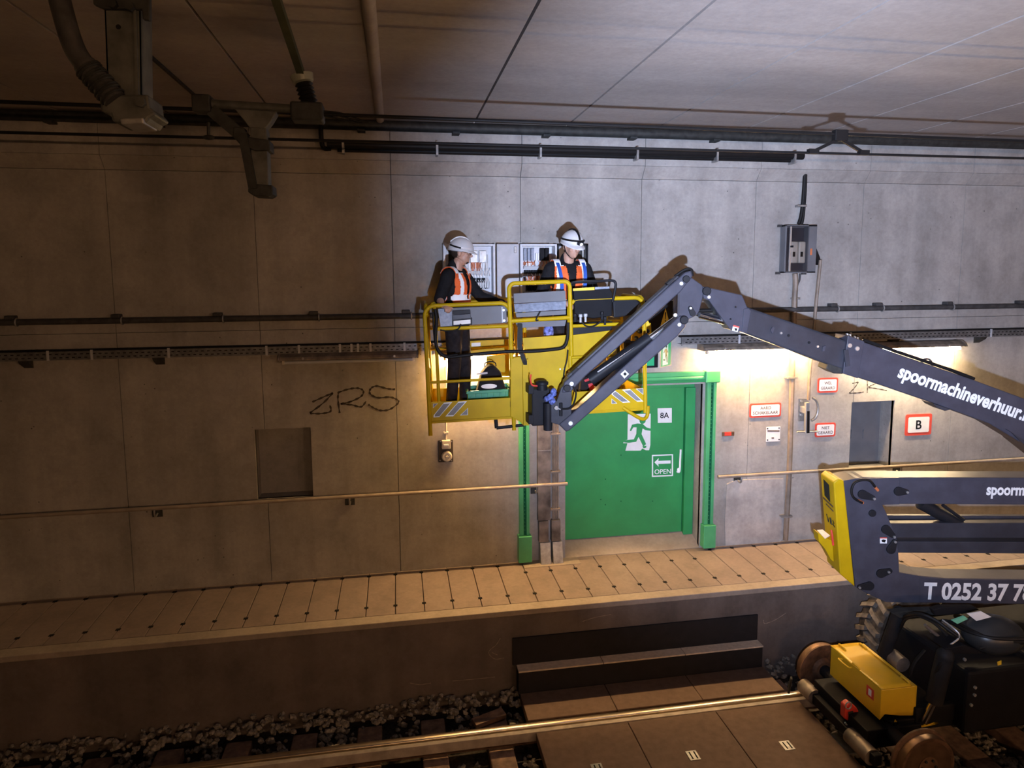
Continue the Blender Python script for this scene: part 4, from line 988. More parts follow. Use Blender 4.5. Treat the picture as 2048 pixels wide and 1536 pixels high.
kn = aprism('knuckle', [(1358,583),(1383,555),(1404,570),(1409,580),(1405,598),(1399,622),(1393,631),(1379,638),(1369,650),(1359,656),(1355,637)], OB-.01, .22, M['boom'], lift, .008)
mb = MB(); mb.beam(A(1357,585,OB), A(1356,640,OB), .02, .03, AN); mk('knuckle_rib', mb, M['boomdark'], kn)
aoval((1380,616),(1385,627), .02, .028, OB-.01, kn, (1380,616)); apin(1368, 640, .04, OB+.035, kn); apin(1350, 630, .02, OB, kn, 'galv')
# jib arms
ju = aprism('upper_jib_arm', [(1124,786),(1128,765),(1340,571),(1370,545),(1382,541),(1386,552),(1362,583),(1172,752),(1142,784)], OB+.03, .2, M['boom'], lift, .012)
aprism('arm_ridge', [(1134,752),(1345,560),(1355,551),(1362,556),(1340,572),(1140,758)], OB-.01, .12, M['boomdark'], ju, .006)
aprism('ridge_clip', [(1142,745),(1153,735),(1160,741),(1149,751)], OB+.01, .1, M['pin'], ju, .003); aprism('ridge_clip', [(1333,567),(1345,557),(1350,561),(1338,572)], OB+.01, .1, M['pin'], ju, .003)
apin(1362, 567, .02, OB+.03, ju, 'galv'); apin(1372, 558, .034, OB+.03, ju); apin(1143, 767, .022, OB+.03, ju, 'galv'); apin(1134, 776, .034, OB+.03, ju)
mb = MB(); mb.tube(smoothpath([A(1350,553,.02), A(1364,543,.02), A(1376,538,.02), A(1383,541,.02), A(1384,552,.02)], 5), .016, 8); mb.tube(smoothpath([A(1352,556,-.04), A(1366,545,-.04), A(1378,541,-.04), A(1383,550,-.04)], 5), .014, 8); mk('jib_hose', mb, M['cable'], ju, smooth=True)
jl = aprism('lower_jib_arm', [(1131,863),(1118,849),(1142,829),(1344,646),(1361,631),(1374,638),(1371,654),(1356,672),(1166,838),(1138,862)], OB+.03, .2, M['boom'], lift, .012)
apin(1358, 649, .02, OB+.03, jl, 'galv'); apin(1141, 846, .024, OB+.03, jl, 'galv'); apin(1367, 639, .036, OB+.032, jl)
st_ = aprism('warning_sticker', [(1241,748),(1250,740),(1258,748),(1249,757)], OB+.033, .002, M['white'], jl, 0)
mb = MB(); mb.prism([A(u, v, OB+.036) for u, v in ((1246,748),(1250,744),(1254,748),(1250,752))], -AN*.001); mk('sticker_symbol', mb, M['black'], st_)
jc = MB(); jc.cyl(A(1180,760,0), A(1300,676,0), .062, n=16); jc = mk('jib_cylinder', jc, M['pin'], lift, smooth=True)
mb = MB(); mb.cyl(A(1290,683,0), A(1356,634,0), .03, n=14); mk('cylinder_rod', mb, M['chrome'], jc, smooth=True)
mb = MB(); mb.beam(A(1195,744,.05), A(1335,652,.05), .012, .012); mk('chrome_pipe', mb, M['chrome'], jc)
pl = aprism('jib_end_plate', [(1101,807),(1113,802),(1122,776),(1134,764),(1144,770),(1143,828),(1150,846),(1133,864),(1118,850),(1101,845)], OB+.012, .17, M['boomdark'], lift, .006)
mb = MB(); mb.cyl(A(1109,817,OB), A(1113,816,OB+.06), .02, n=10); mb.cyl(A(1113,816,OB+.05), A(1121,819,OB+.05), .008, n=8); mk('release_valve', mb, M['galv'], pl, smooth=True)
mb = MB(); mb.cyl(A(1122,806,OB+.04), A(1122,832,OB+.04), .016, n=8); mk('valve_lever', mb, M['pin'], pl, smooth=True)
mb = MB(); mb.tube(smoothpath([A(1122,818,OB+.04), A(1138,817,OB+.05), A(1148,806,OB+.05), A(1152,785,OB+.05), A(1146,773,OB+.04)], 5), .009, 8); mk('valve_hose', mb, M['cable'], pl, smooth=True)
# rotator between jib and basket
q = A(1085, 815, .06); rc = V(1.47, -1.42, 0)
ra = A(1062, 850, .02); rb_ = A(1100, 776, .02)
ro = MB(); ro.box((ra.x, -1.50, ra.z), (rb_.x, -1.27, rb_.z)); ro = mk('basket_rotator', ro, M['pin'], lift, bevel=.012)
mb = MB(); c_ = A(1096, 860, .1); c2 = A(1096, 806, .1); mb.cyl(c_, c2, .045, n=18); mk('rotator_column', mb, M['pin'], ro, smooth=True)
mb = MB(); c_ = A(1084, 776, .08); mb.lathe(c_, Z, [(.05, -.02), (.05, .03), (.062, .035), (.062, .06), (.04, .075)], 20); mk('rotator_cap', mb, M['pin'], ro, smooth=True)
for (u, v) in ((1063,778),(1063,838)):
    q = A(u, v, .05); mb = MB(); mb.box((q.x-.035, q.y-.03, q.z-.045), (q.x+.02, q.y+.1, q.z+.045)); mk('rotator_lug', mb, M['pin'], ro, bevel=.005)
mb = MB(); mb.tube(smoothpath([A(1075,772,.1), A(1064,770,.1), A(1061,758,.1), A(1062,749,.1)], 5), .008, 8); mk('antenna', mb, M['redplastic'], ro, smooth=True)
mb = MB()
for i in range(7):
    q = A(1098 + rnd.uniform(-8, 10), 790 + rnd.uniform(-10, 14), .16 + rnd.uniform(-.02, .04)); mb.ell(q, (.03, .03, .035), Euler((rnd.random()*3, rnd.random()*3, 0)).to_matrix(), 10, 7)
o = mk('rag_bundle', mb, M['bluecloth'], ro, smooth=True)
o['label'] = 'crumpled blue and white cloth'

# ------------------------------------------------------------------ work basket (part of the lift)
FZ = 2.075
def bbox_(mb, s0, s1, d0, d1, z0, z1):
    return mb.obox(Bs((s0+s1)/2, (d0+d1)/2, (z0+z1)/2), BE*(s1-s0)/2, BN*(d1-d0)/2, BZ*(z1-z0)/2)
mb = MB(); bbox_(mb, .01, 2.24, .0, .80, FZ-.03, FZ)
basket = mk('work_basket', mb, M['yellow'], lift, bevel=.003)
basket['label'] = 'yellow tubular work basket'
def bpart(name, mt, fn, bevel=.003, smooth=False):
    mb = MB(); fn(mb); return mk(name, mb, M[mt], basket, bevel=bevel, smooth=smooth)
KB, KT = 2.062, 2.262
bpart('kick_plate', 'yellow', lambda q: bbox_(q, .01, .84, 0, .012, KB, KT))
bpart('kick_plate', 'yellow', lambda q: bbox_(q, 1.36, 2.23, 0, .012, KB+.01, KT+.02))
bpart('kick_plate', 'yellow', lambda q: bbox_(q, .01, 2.23, .79, .802, KB, KT))
bpart('kick_plate', 'yellow', lambda q: bbox_(q, .0, .012, .012, .79, KB, KT)); bpart('kick_plate', 'yellow', lambda q: bbox_(q, 2.225, 2.237, .012, .79, KB, KT))
bpart('lower_lip', 'yellow', lambda q: bbox_(q, .01, .84, -.006, .03, KB-.008, KB+.006)); bpart('lower_lip', 'yellow', lambda q: bbox_(q, 1.36, 2.23, -.006, .03, KB, KB+.014))
def bt(name, pts, r, mt='yellow', sub=5, sm=True, n=10):
    P = [B(*p) if len(p) == 3 else Bs(p[0], p[1], p[2]) for p in [(a_[0], a_[1], a_[2]) for a_ in pts]]
    P = smoothpath(P, sub) if sm else P
    mb = MB(); mb.tube(P, r, n); return mk(name, mb, M[mt], basket, smooth=True)
TR = .021
ztop = 3.222
# left bay: front loop, back loop
def loop(s0, s1, d, z1_, rad=.10, z0_=2.10):
    P = [Bs(s0, d, z0_), Bs(s0, d, z1_-rad)]
    for k in range(1, 6): a_ = PI/2*k/6; P.append(Bs(s0+rad-rad*math.cos(a_), d, z1_-rad+rad*math.sin(a_)))
    P += [Bs(s0+rad, d, z1_), Bs(s1-rad, d, z1_)]
    for k in range(1, 6): a_ = PI/2*k/6; P.append(Bs(s1-rad+rad*math.sin(a_), d, z1_-rad+rad*math.cos(a_)))
    P += [Bs(s1, d, z1_-rad), Bs(s1, d, z0_)]
    return P
def btube(name, P, r=TR, mt='yellow'):
    mb = MB(); mb.tube(P, r, 10); return mk(name, mb, M[mt], basket, smooth=True)
btube('guard_rail', loop(-.005, .84, .0, ztop, z0_=1.925)); btube('guard_rail', loop(.03, 1.0, .80, ztop-.01)); btube('guard_rail', loop(1.10, 2.22, .80, ztop-.01))
btube('guard_rail', loop(1.44, 2.225, .0, ztop, z0_=2.02))
for s in (.01, 2.22):
    P = [Bs(s, 0, ztop-.10), Bs(s, .05, ztop-.02), Bs(s, .1, ztop), Bs(s, .70, ztop), Bs(s, .75, ztop-.02), Bs(s, .80, ztop-.10)]
    btube('side_rail', P); btube('side_rail', [Bs(s, 0, 2.60), Bs(s, .80, 2.60)], .015)
btube('inner_post', [Bs(.095, .02, 2.26), Bs(.095, .02, ztop-.02)], .017)
P = loop(.835, 1.45, -.02, 3.413, .06, 2.66); btube('gate_frame', P, .022)
btube('gate_rail', [Bs(.84, -.02, 3.04), Bs(1.445, -.02, 3.05)], .021)
btube('mid_rail', [Bs(.0, 0, 2.462), Bs(.84, 0, 2.462)], .014)
btube('mid_rail', [Bs(.10, 0, 2.992), Bs(.84, 0, 2.99)], .018)
for z_ in (2.70, 2.93): btube('mid_rail', [Bs(.03, .80, z_), Bs(2.21, .80, z_)], .013)
btube('mid_rail', [Bs(1.45, 0, 2.96), Bs(2.22, 0, 2.96)], .018); btube('mid_rail', [Bs(1.45, 0, 2.64), Bs(2.22, 0, 2.64)], .014)
for s in (1.80, 2.05): btube('rear_post', [Bs(s, .80, 2.25), Bs(s, .80, ztop)], .014)
btube('foot_loop', smoothpath([B(1246,815,0), B(1262,826,-.02), B(1284,838,-.02), B(1294,832,0), B(1296,812,0)], 5), .019)
# rear panels and central mast plates
bpart('rear_panel', 'yellow', lambda q: q.prism([B(u, v, .80) for u, v in ((918,683),(1024,678),(1024,705),(918,707))], BN*.004))
bpart('rear_panel', 'yellow', lambda q: q.prism([B(u, v, .80) for u, v in ((973,712),(1022,708),(1022,752),(973,754))], BN*.004))
o = bpart('rating_label', 'signwhite', lambda q: q.prism([B(u, v, .797) for u, v in ((943,686),(961,685),(961,694),(943,695))], BN*.002), 0)
bpart('centre_post', 'yellow', lambda q: q.prism([B(u, v, -.02) for u, v in ((1021,716),(1050,712),(1056,730),(1057,851),(1046,850),(1038,842),(1021,833))], BN*.10), .006)
bpart('post_edge', 'yellow', lambda q: q.prism([B(u, v, -.05) for u, v in ((1045,720),(1057,718),(1058,851),(1047,851))], BN*.05), .003)
bpart('centre_panel', 'yellow', lambda q: q.prism([B(u, v, .01) for u, v in ((1050,703),(1131,697),(1131,782),(1100,785),(1057,786))], BN*.01), .003)
bpart('centre_panel', 'yellow', lambda q: q.prism([B(u, v, .03) for u, v in ((1131,672),(1228,660),(1232,700),(1180,745),(1131,775))], BN*.008), .003)
bpart('centre_panel', 'yellow', lambda q: q.prism([B(u, v, .02) for u, v in ((1045,676),(1134,670),(1134,694),(1048,699))], BN*.008), .003)
for u, v in ((1120,738),(1128,738)):
    q = B(u, v, .008); mb = MB(); mb.cyl(q, q - BN*.01, .009, n=8); mk('panel_bolt', mb, M['galv'], basket)
o = bpart('panel_slot', 'pin', lambda q: q.prism([B(u, v, -.001) for u, v in ((1020,803),(1022,803),(1022,814),(1020,814))], BN*-.002), 0)
# chevrons
cv = lambda L: [(840 + a_*.20833, 560 + b_*.20833) for a_, b_ in L]
cw = lambda L: [(1020 + a_*.22136, 540 + b_*.22136) for a_, b_ in L]
for L in (cv([(125,1188),(172,1185),(125,1230)]), cv([(130,1320),(130,1300),(230,1178),(312,1170),(185,1315)]), cv([(243,1310),(370,1168),(452,1162),(318,1308)]), cv([(383,1300),(460,1228),(460,1296)]),
          cw([(918,1105),(948,1090),(1088,1195),(1020,1200),(918,1125)]), cw([(1012,1082),(1082,1075),(1205,1188),(1150,1190)]), cw([(1135,1072),(1205,1068),(1205,1128)]), cw([(918,1162),(968,1205),(918,1208)])):
    c_ = sum((Vector((a_, b_, 0)) for a_, b_ in L), Vector((0, 0, 0)))/len(L)
    ch = bpart('chevron_edge', 'white', lambda q: q.prism([B(u, v, -.001) for u, v in L], BN*-.0015), 0)
    Li = [(c_.x + (u-c_.x)*.80, c_.y + (v-c_.y)*.84) for u, v in L]
    mb = MB(); mb.prism([B(u, v, -.0025) for u, v in Li], BN*-.0015); mk('chevron', mb, M['reflgrey'], ch)
# basket hoses and straps
bt('basket_hose', [(870,618,-.03), (873,640,-.035), (871,680,-.035), (878,703,-.035), (895,714,-.035), (930,711,-.03), (975,706,-.03), (1020,703,-.05), (1060,703,-.04), (1105,699,-.04), (1127,694,-.04), (1135,676,-.04), (1136,645,-.04)], .017, 'cable')
bt('basket_hose', [(866,624,-.03), (868,665,-.03), (874,700,-.03), (890,711,-.03), (915,709,-.03)], .010, 'cable')
bt('basket_cable', [(922,648,-.03), (915,659,-.03), (895,662,-.03), (880,660,-.03)], .007, 'cable')
bt('basket_cable', [(1136,700,-.03), (1134,720,-.03), (1129,740,-.03), (1126,770,-.03)], .007, 'cable')
bpart('safety_strap', 'cable', lambda q: [q.prism([B(u, v, -.05) for u, v in L], BN*.008) for L in ([(1036,648),(1045,648),(1044,700),(1035,705),(1034,680)], [(1036,700),(1044,698),(1054,722),(1054,730),(1047,730)])], 0)
bt('gate_latch', [(1081,622,-.05), (1075,633,-.05), (1072,641,-.05), (1077,640,-.05)], .007, 'cable')
bt('step_bar', [(991,834,.02), (992,845,.02), (993,856,.02)], .02, 'pin'); bt('step_bar', [(993,856,.0), (1020,853,.0), (1048,850,.0)], .016, 'pin')
# control console on the gate: bent grey sheet cover, black control box with guard
cs = bpart('console_cover', 'grey', lambda q: [q.prism([B(u, v, .02) for u, v in L], BN*.03) for L in ([(1027,587),(1131,581),(1132,602),(1028,607)],)], .004)
bpart('console_cover', 'film', lambda q: q.prism([B(u, v, d_) for u, v, d_ in ((1028,608,.02),(1132,602,.02),(1132,619,-.02),(1030,625,-.02))], BN*.02), .003)  # tilted face of the same grey sheet, its brighter light put into the colour
bpart('console_cover', 'grey', lambda q: q.prism([B(u, v, -.02) for u, v in ((1031,626),(1132,620),(1132,629),(1033,635))], BN*.03), .003)
bpart('console_base', 'grey', lambda q: q.prism([B(u, v, .04) for u, v in ((1031,645),(1133,640),(1130,652),(1036,656))], BN*.03), .003)
cb_ = bpart('control_box', 'black', lambda q: q.prism([B(u, v, -.02) for u, v in ((1147,580),(1219,577),(1225,585),(1224,632),(1186,637),(1150,630))], BN*.16), .008)
o = bpart('control_decal', 'warnyellow', lambda q: q.prism([B(u, v, -.021) for u, v in ((1146,577),(1189,574),(1189,580),(1146,582))], BN*-.002), 0)
o = bpart('control_decal', 'film', lambda q: q.prism([B(u, v, -.021) for u, v in ((1190,574),(1218,573),(1219,577),(1190,579))], BN*-.002), 0)
bt('control_guard', [(1143,590,-.02), (1142,570,-.02), (1150,565,-.02), (1190,563,-.02), (1222,561,-.02), (1231,566,-.02), (1230,580,-.02), (1225,604,-.02)], .014, 'pin')
for u, v in ((1150,634),(1161,635),(1171,634),(1204,630),(1210,640)):
    q = B(u, v, -.03); mb = MB(); mb.lathe(q, Z, [(.012, -.05), (.012, 0), (.02, .005), (.02, .03), (.012, .035)], 12); mk('control_plug', mb, M['lgrey' if u in (1161,1171) else 'pin'], basket, smooth=True)
bt('control_cable', [(1163,642,-.03), (1172,652,-.04), (1188,652,-.04), (1205,640,-.04)], .008, 'cable')
bpart('side_console', 'pin', lambda q: q.prism([B(u, v, .05) for u, v in ((1226,602),(1240,596),(1272,597),(1280,606),(1268,630),(1228,636))], BN*.25), .012)
bpart('lower_box', 'pin', lambda q: q.prism([B(u, v, .05) for u, v in ((1146,655),(1180,645),(1225,643),(1222,667),(1146,672))], BN*.1), .004)

bpart('valve_plate', 'yellow', lambda q: q.prism([B(u, v, .55) for u, v in ((1268,652),(1302,646),(1303,668),(1290,680),(1262,682))], BN*.02), .003)
for u, v, rr_ in ((1279,662,.028), (1294,662,.024), (1272,676,.022)):
    q = B(u, v, .545); mb = MB(); mb.lathe(q, -BN, [(rr_, 0), (rr_, .03), (rr_*.5, .05)], 14); mk('valve_knob', mb, M['pin'], basket, smooth=True)
tri_ = bpart('warning_triangle', 'warnyellow', lambda q: q.prism([B(u, v, .5) for u, v in ((1294,637),(1301,651),(1287,652))], BN*.004), 0)
# ------------------------------------------------------------------ folded riser linkage of the lift
OR = .12; TH = .24
ep = aprism('riser_end_plate', [(1687,962),(1712,957),(1800,956),(1800,1009),(1765,1010),(1773,1026),(1780,1043),(1793,1074),(1797,1105),(1799,1145),(1840,1152),(1840,1206),(1773,1205),(1734,1187),(1711,1174)], OR+.012, TH+.024, M['boom'], lift, .006)
ua = aprism('riser_upper_arm', [(1700,959),(1728,955),(2048,956),(2300,957),(2300,1011),(2048,1010),(1700,1008)], OR, TH, M['boom'], lift, .012)
la = aprism('riser_lower_arm', [(1760,1140),(1799,1145),(1840,1152),(1892,1157),(2048,1159),(2300,1162),(2300,1214),(2048,1209),(1773,1205),(1750,1190)], OR, TH, M['boom'], lift, .012)
m1 = aprism('riser_middle_arm', [(1770,1047),(2300,1045),(2300,1077),(1775,1076)], OR-.05, TH-.1, M['boomdark'], lift, .008)
aprism('riser_middle_arm', [(1780,1083),(2300,1085),(2300,1109),(1785,1106)], OR-.02, TH-.06, M['boomdark'], lift, .008)
aprism('riser_inner_arm', [(1770,1031),(2300,1033),(2300,1042),(1770,1040)], -.06, .05, M['boomdark'], lift, .004)
mb = MB(); mb.cyl(A(1840,1006,0), A(1918,1048,0), .06, n=16); rcx = mk('riser_cylinder', mb, M['pin'], lift, smooth=True)
mb = MB(); mb.cyl(A(1885,1010,.07), A(1928,1040,.07), .016, n=8); mk('cylinder_pipe', mb, M['pin'], rcx, smooth=True)
for P, Q, d_ in (((1724,988),(1744,995),(1746,996)), ((1796,982),(1811,983),(1812,983)), ((1771,1058),(1784,1070),(1786,1072)), ((1781,1098),(1788,1083),(1788,1082)), ((1761,1146),(1778,1141),(1775,1142)), ((1738,1171),(1719,1173),(1717,1173))):
    aoval(P, Q, .045, .026, OR+.012, ep, d_)
apin(1744, 1026, .035, OR+.012, ep)
st_ = aprism('warning_sticker', [(1760,1076),(1774,1076),(1774,1087),(1760,1087)], OR+.0145, .002, M['white'], ep, 0)
mb = MB(); mb.prism([A(u, v, OR+.017) for u, v in ((1760,1075),(1774,1075),(1774,1077),(1760,1077))], -AN*.001); mk('sticker_bar', mb, M['red'], st_)
mb = MB(); mb.prism([A(u, v, OR+.017) for u, v in ((1763,1080),(1767,1079),(1772,1080),(1770,1085),(1764,1084))], -AN*.001); mk('sticker_symbol', mb, M['black'], st_)
mb = MB(); mb.tube(smoothpath([A(1725,1006,OR+.05), A(1708,996,OR+.06), A(1703,982,OR+.06), A(1709,966,OR+.06), A(1725,960,OR+.06), A(1740,962,OR+.06), A(1750,974,OR+.05)], 5), .012, 8); ho = mk('hose_loop', mb, M['cable'], ep, smooth=True)
for p_, q_ in (((1750,974),(1756,981)), ((1716,1001),(1726,1006))):
    mb = MB(); mb.cyl(A(*p_, OR+.05), A(*q_, OR+.04), .014, n=8); mk('hose_end', mb, M['copper'], ho, smooth=True)
put_text('lettering', 'spoormachineverhuur.nl', M['white'], A(1972,989,OR), A(2048,990,OR), Z, ua, bold=.036, lift=.003, measure='spoorm', hscale=1.3)
put_text('lettering', 'T 0252 37 78', M['white'], A(1846,1197,OR), A(2064,1201,OR), Z, la, bold=.035, lift=.003, hscale=1.2)
# yellow counterweight cover at the end of the riser
cw_ = aprism('end_cover', [(1667,965),(1676,958),(1688,961),(1710,1174),(1680,1148)], OR+.03, TH+.06, M['yellow'], lift, .012)
lf = (A(1680,1148,OR) - A(1667,965,OR)).normalized()
def LF(a_, b_, off=.002):   # point on the left face of the cover: a_ across (front->back), b_ down
    p = A(1667,965,OR+.03)*(1-b_) + A(1680,1148,OR+.03)*b_
    return p - AN*(TH+.06)*a_ - AE*off
for nm, mt, L in (('cover_window', 'pin', [(.35,.06),(.75,.04),(.75,.22),(.35,.25)]), ('cover_print', 'brownprint', [(.15,.27),(.9,.25),(.9,.27),(.15,.29)]), ('cover_print', 'brownprint', [(.15,.32),(.7,.30),(.7,.315),(.15,.335)])):
    mb = MB(); mb.prism([LF(a_, b_) for a_, b_ in L], -AE*.003); mk(nm, mb, M[mt], cw_)
mb = MB()
for L in ([(.7,.42),(.6,.50),(.5,.44)], [(.45,.50),(.4,.43),(.33,.50)], [(.25,.44),(.15,.46),(.25,.48),(.12,.50)]): mb.tube([LF(a_, b_, .004) for a_, b_ in L], .004, 5)
mk('scribble', mb, M['pin'], cw_)
mb = MB(); mb.tube([LF(.35, .56, .012), LF(.3, .62, .012), LF(.28, .72, .012)], .01, 8); mk('cover_latch', mb, M['redplastic'], cw_, smooth=True)
mb = MB(); mb.prism([A(u, v, .02) for u, v in ((1636,1066),(1668,1084),(1674,1128),(1662,1120),(1650,1098),(1638,1084))], -AN*.12); nz = mk('cover_nose', mb, M['yellow'], cw_, bevel=.005)
mb = MB(); a_ = A(1637,1063,.03); mb.prism([G(u, v, a_.z) for u, v in ((1634,1061),(1645,1060),(1660,1072),(1650,1078))], (0, 0, .006)); mk('paper_label', mb, M['signwhite'], nz)

# ------------------------------------------------------------------ chassis, rail axle, tyres
ch = MB(); ch.box((4.95, -3.0, -.62), (9.5, -2.05, -.02)); ch = mk('chassis', ch, M['black'], lift, bevel=.03)
mb = MB(); mb.box((5.6, -3.0, -.05), (9.5, -2.1, .05)); mk('chassis_deck', mb, M['black'], ch, bevel=.02)
bk = A(1800,1222,.3)
mb = MB(); mb.ell(W(1985, 1268, -2.95), (.27, .22, .16)); tk = mk('oil_tank', mb, M['tank'], ch, smooth=True)
mb = MB(); mb.prism([W(u, v, -3.26) for u, v in ((1935,1228),(1963,1223),(1983,1234),(1953,1242))], (0, .01, .0)); mk('paper_label', mb, M['signwhite'], tk)
mb = MB(); mb.prism([W(u, v, -3.22) for u, v in ((1905,1242),(1930,1233),(1936,1238),(1915,1248))], (0, .02, 0)); mk('mint_cap', mb, M['mint'], tk)
mb = MB(); mb.box((6.05, -3.25, -.5), (7.5, -3.02, .02)); mk('side_cover', mb, M['yellow'], ch, bevel=.02)
# rail axle
xa_ = 4.30
ax_ = MB(); ax_.cyl((xa_, -3.25, RZT+.25), (xa_, -1.90, RZT+.25), .06, n=16); ax_ = mk('rail_axle', ax_, M['pin'], lift, smooth=True)
def rwheel(y, sgn):
    prof = [(.001, -.055), (.09, -.055), (.09, -.035), (.19, -.03), (.225, -.05), (.25, -.05), (.25, .02), (.262, .03), (.275, .036), (.275, .055), (.24, .06), (.12, .03), (.09, .06), (.001, .06)]
    mb = MB(); mb.lathe((xa_, y, RZT+.25), (0, sgn, 0), prof, 40); wv = mk('rail_wheel', mb, M['rust'], ax_, smooth=True)
    mb = MB(); mb.lathe((xa_, y, RZT+.25), (0, sgn, 0), [(.2515, -.048), (.2525, -.03), (.2525, .005), (.2515, .018)], 40); mk('wheel_tread', mb, M['wheelsteel'], wv, smooth=True)
    for k in range(6):
        q = V(xa_ + .065*math.cos(k*PI/3), y - sgn*.055, RZT + .25 + .065*math.sin(k*PI/3)); mb = MB(); mb.cyl(q, q - V(0, sgn*.015, 0), .011, n=6); mk('wheel_bolt', mb, M['darksteel'], wv)
rwheel(-1.85, -1); rwheel(-3.28, 1)
mb = MB(); mb.cyl((4.02, -2.18, RZT+.16), (4.02, -1.98, RZT+.16), .075, n=18); mk('buffer_roller', mb, M['duct'], ax_, smooth=True)
mb = MB(); mb.cyl((4.02, -3.02, RZT+.14), (4.02, -2.72, RZT+.14), .075, n=18); mk('buffer_roller', mb, M['duct'], ax_, smooth=True)
mb = MB(); mb.box((3.99, -3.08, RZT+.10), (4.07, -1.95, RZT+.20)); mb.box((4.05, -2.9, RZT+.12), (4.6, -2.1, RZT+.30)); mk('axle_beam', mb, M['black'], ax_, bevel=.01)
mb = MB(); mb.beam((3.93, -1.86, RZT+.02), (3.88, -1.98, RZT+.26), .02, .03); mk('rail_guard', mb, M['darksteel'], ax_)
# yellow tool box on the axle
bx0, bx1, by0, by1, bz0, bz1 = 4.21, 4.575, -2.85, -2.12, -.47, -.20
mb = MB(); mb.prism([(bx0, by0, bz0-.02), (bx0+.05, by0, bz0+.03), (bx0+.2, by0, bz0+.0), (bx1, by0, bz0-.02), (bx1, by0, bz1), (bx0, by0, bz1)], (0, by1-by0, 0)); tb = mk('axle_box', mb, M['boxyellow'], lift, bevel=.006)
tb['label'] = 'yellow steel box over the rail axle'
mb = MB(); nx, ny = 8, 12; vs = []; fs = []
for i in range(nx+1):
    for j in range(ny+1):
        fx_, fy_ = i/nx, j/ny; dent = -.014*math.exp(-((fx_-.12)**2/.02 + (fy_-.45)**2/.02)) - .008*math.exp(-((fx_-.4)**2/.03 + (fy_-.3)**2/.01))
        vs.append((bx0-.004 + (bx1-bx0-.05)*fx_, by0-.004 + (by1-by0+.008)*fy_, bz1+.006+dent))
for i in range(nx):
    for j in range(ny): a2 = i*(ny+1)+j; fs.append((a2, a2+ny+1, a2+ny+2, a2+1))
mb.add(vs, fs); o = mk('box_lid', mb, M['boxyellow'], tb, smooth=True); sd_ = o.modifiers.new('solid', 'SOLIDIFY'); sd_.thickness = .008; sd_.offset = 1
for (px_, py_) in ((bx0+.01, -2.50), (bx0+.09, by1-.06), (bx1-.06, by0+.07), (bx1-.06, by1-.08)):
    mb = MB(); mb.tube(smoothpath([(px_-.01, py_-.045, bz1+.01), (px_-.01, py_-.04, bz1+.028), (px_-.01, py_+.04, bz1+.028), (px_-.01, py_+.045, bz1+.01)], 4), .010, 8); mk('lid_latch', mb, M['boxyellow'], tb, smooth=True)
mb = MB(); mb.tube(smoothpath([(bx0, -2.30, bz1-.03), (bx0-.04, -2.30, bz1-.02), (bx0-.04, -2.44, bz1-.02), (bx0, -2.44, bz1-.03)], 4), .009, 8); mk('box_handle', mb, M['boxyellow'], tb, smooth=True)
mb = MB(); mb.box((bx0-.003, -2.76, bz1-.16), (bx0-.001, -2.66, bz1-.06)); s_k = mk('red_sticker', mb, M['redplastic'], tb); mb = MB(); mb.box((bx0-.005, -2.73, bz1-.14), (bx0-.003, -2.69, bz1-.08)); mk('sticker_symbol', mb, M['white'], tb)
mb = MB(); yy = by0-.02; cx_ = W(1792,1450,yy)
mb.prism([W(1781,1457,yy), W(1801,1452,yy), W(1791,1439,yy)], (0, .004, 0)); tr = mk('warning_triangle', mb, M['warnyellow'], tb)
mb = MB(); mb.prism([W(1790,1445,yy-.002), W(1793,1445,yy-.002), W(1793,1452,yy-.002), W(1790,1452,yy-.002)], (0, .001, 0)); mk('bolt_symbol', mb, M['black'], tr)
mb = MB(); mb.prism([W(1842,1450,yy), W(1876,1443,yy), W(1876,1448,yy), W(1843,1455,yy)], (0, .004, 0)); mk('yellow_strip', mb, M['warnyellow'], tb)
mb = MB(); mb.box((4.30, by0-.02, -.62), (5.0, by0+.5, -.50)); mb.box((4.55, by0-.03, -.56), (5.1, by0+.03, -.40)); mk('axle_arm', mb, M['black'], ax_, bevel=.01)
# axle hydraulic cylinders and frame above
def hcyl(p0, p1, r, rod=None, rr=.02):
    mb = MB(); mb.cyl(p0, p1, r, n=16); mb.ell(p0, (r*1.05,)*3, None, 12, 8); o = mk('axle_cylinder', mb, M['rubber'], lift, smooth=True)
    if rod: mb = MB(); mb.cyl(p1, rod, rr, n=14); mk('cylinder_rod', mb, M['chrome'], o, smooth=True)
hcyl(W(1798,1225,-2.30), W(1768,1310,-2.15), .062)
hcyl(W(1890,1312,-2.98), W(1868,1402,-2.93), .072, W(1848,1442,-2.90), .032)
mb = MB(); mb.prism([W(u, v, -2.45) for u, v in ((1783,1226),(1815,1222),(1872,1220),(1874,1230),(1800,1236))], (0, .08, 0)); mk('linkage_bracket', mb, M['darksteel'], ch, bevel=.006)
mb = MB(); mb.prism([W(u, v, -3.0) for u, v in ((1890,1298),(1930,1290),(1958,1300),(1990,1302),(1968,1308),(1900,1308))], (0, .25, 0)); mk('linkage_bracket', mb, M['black'], ch, bevel=.006)
mb = MB(); mb.prism([W(u, v, -2.7) for u, v in ((1866,1220),(1885,1214),(1950,1214),(1960,1220),(1930,1228),(1872,1232))], (0, .06, 0)); mk('linkage_bracket', mb, M['black'], ch, bevel=.01)
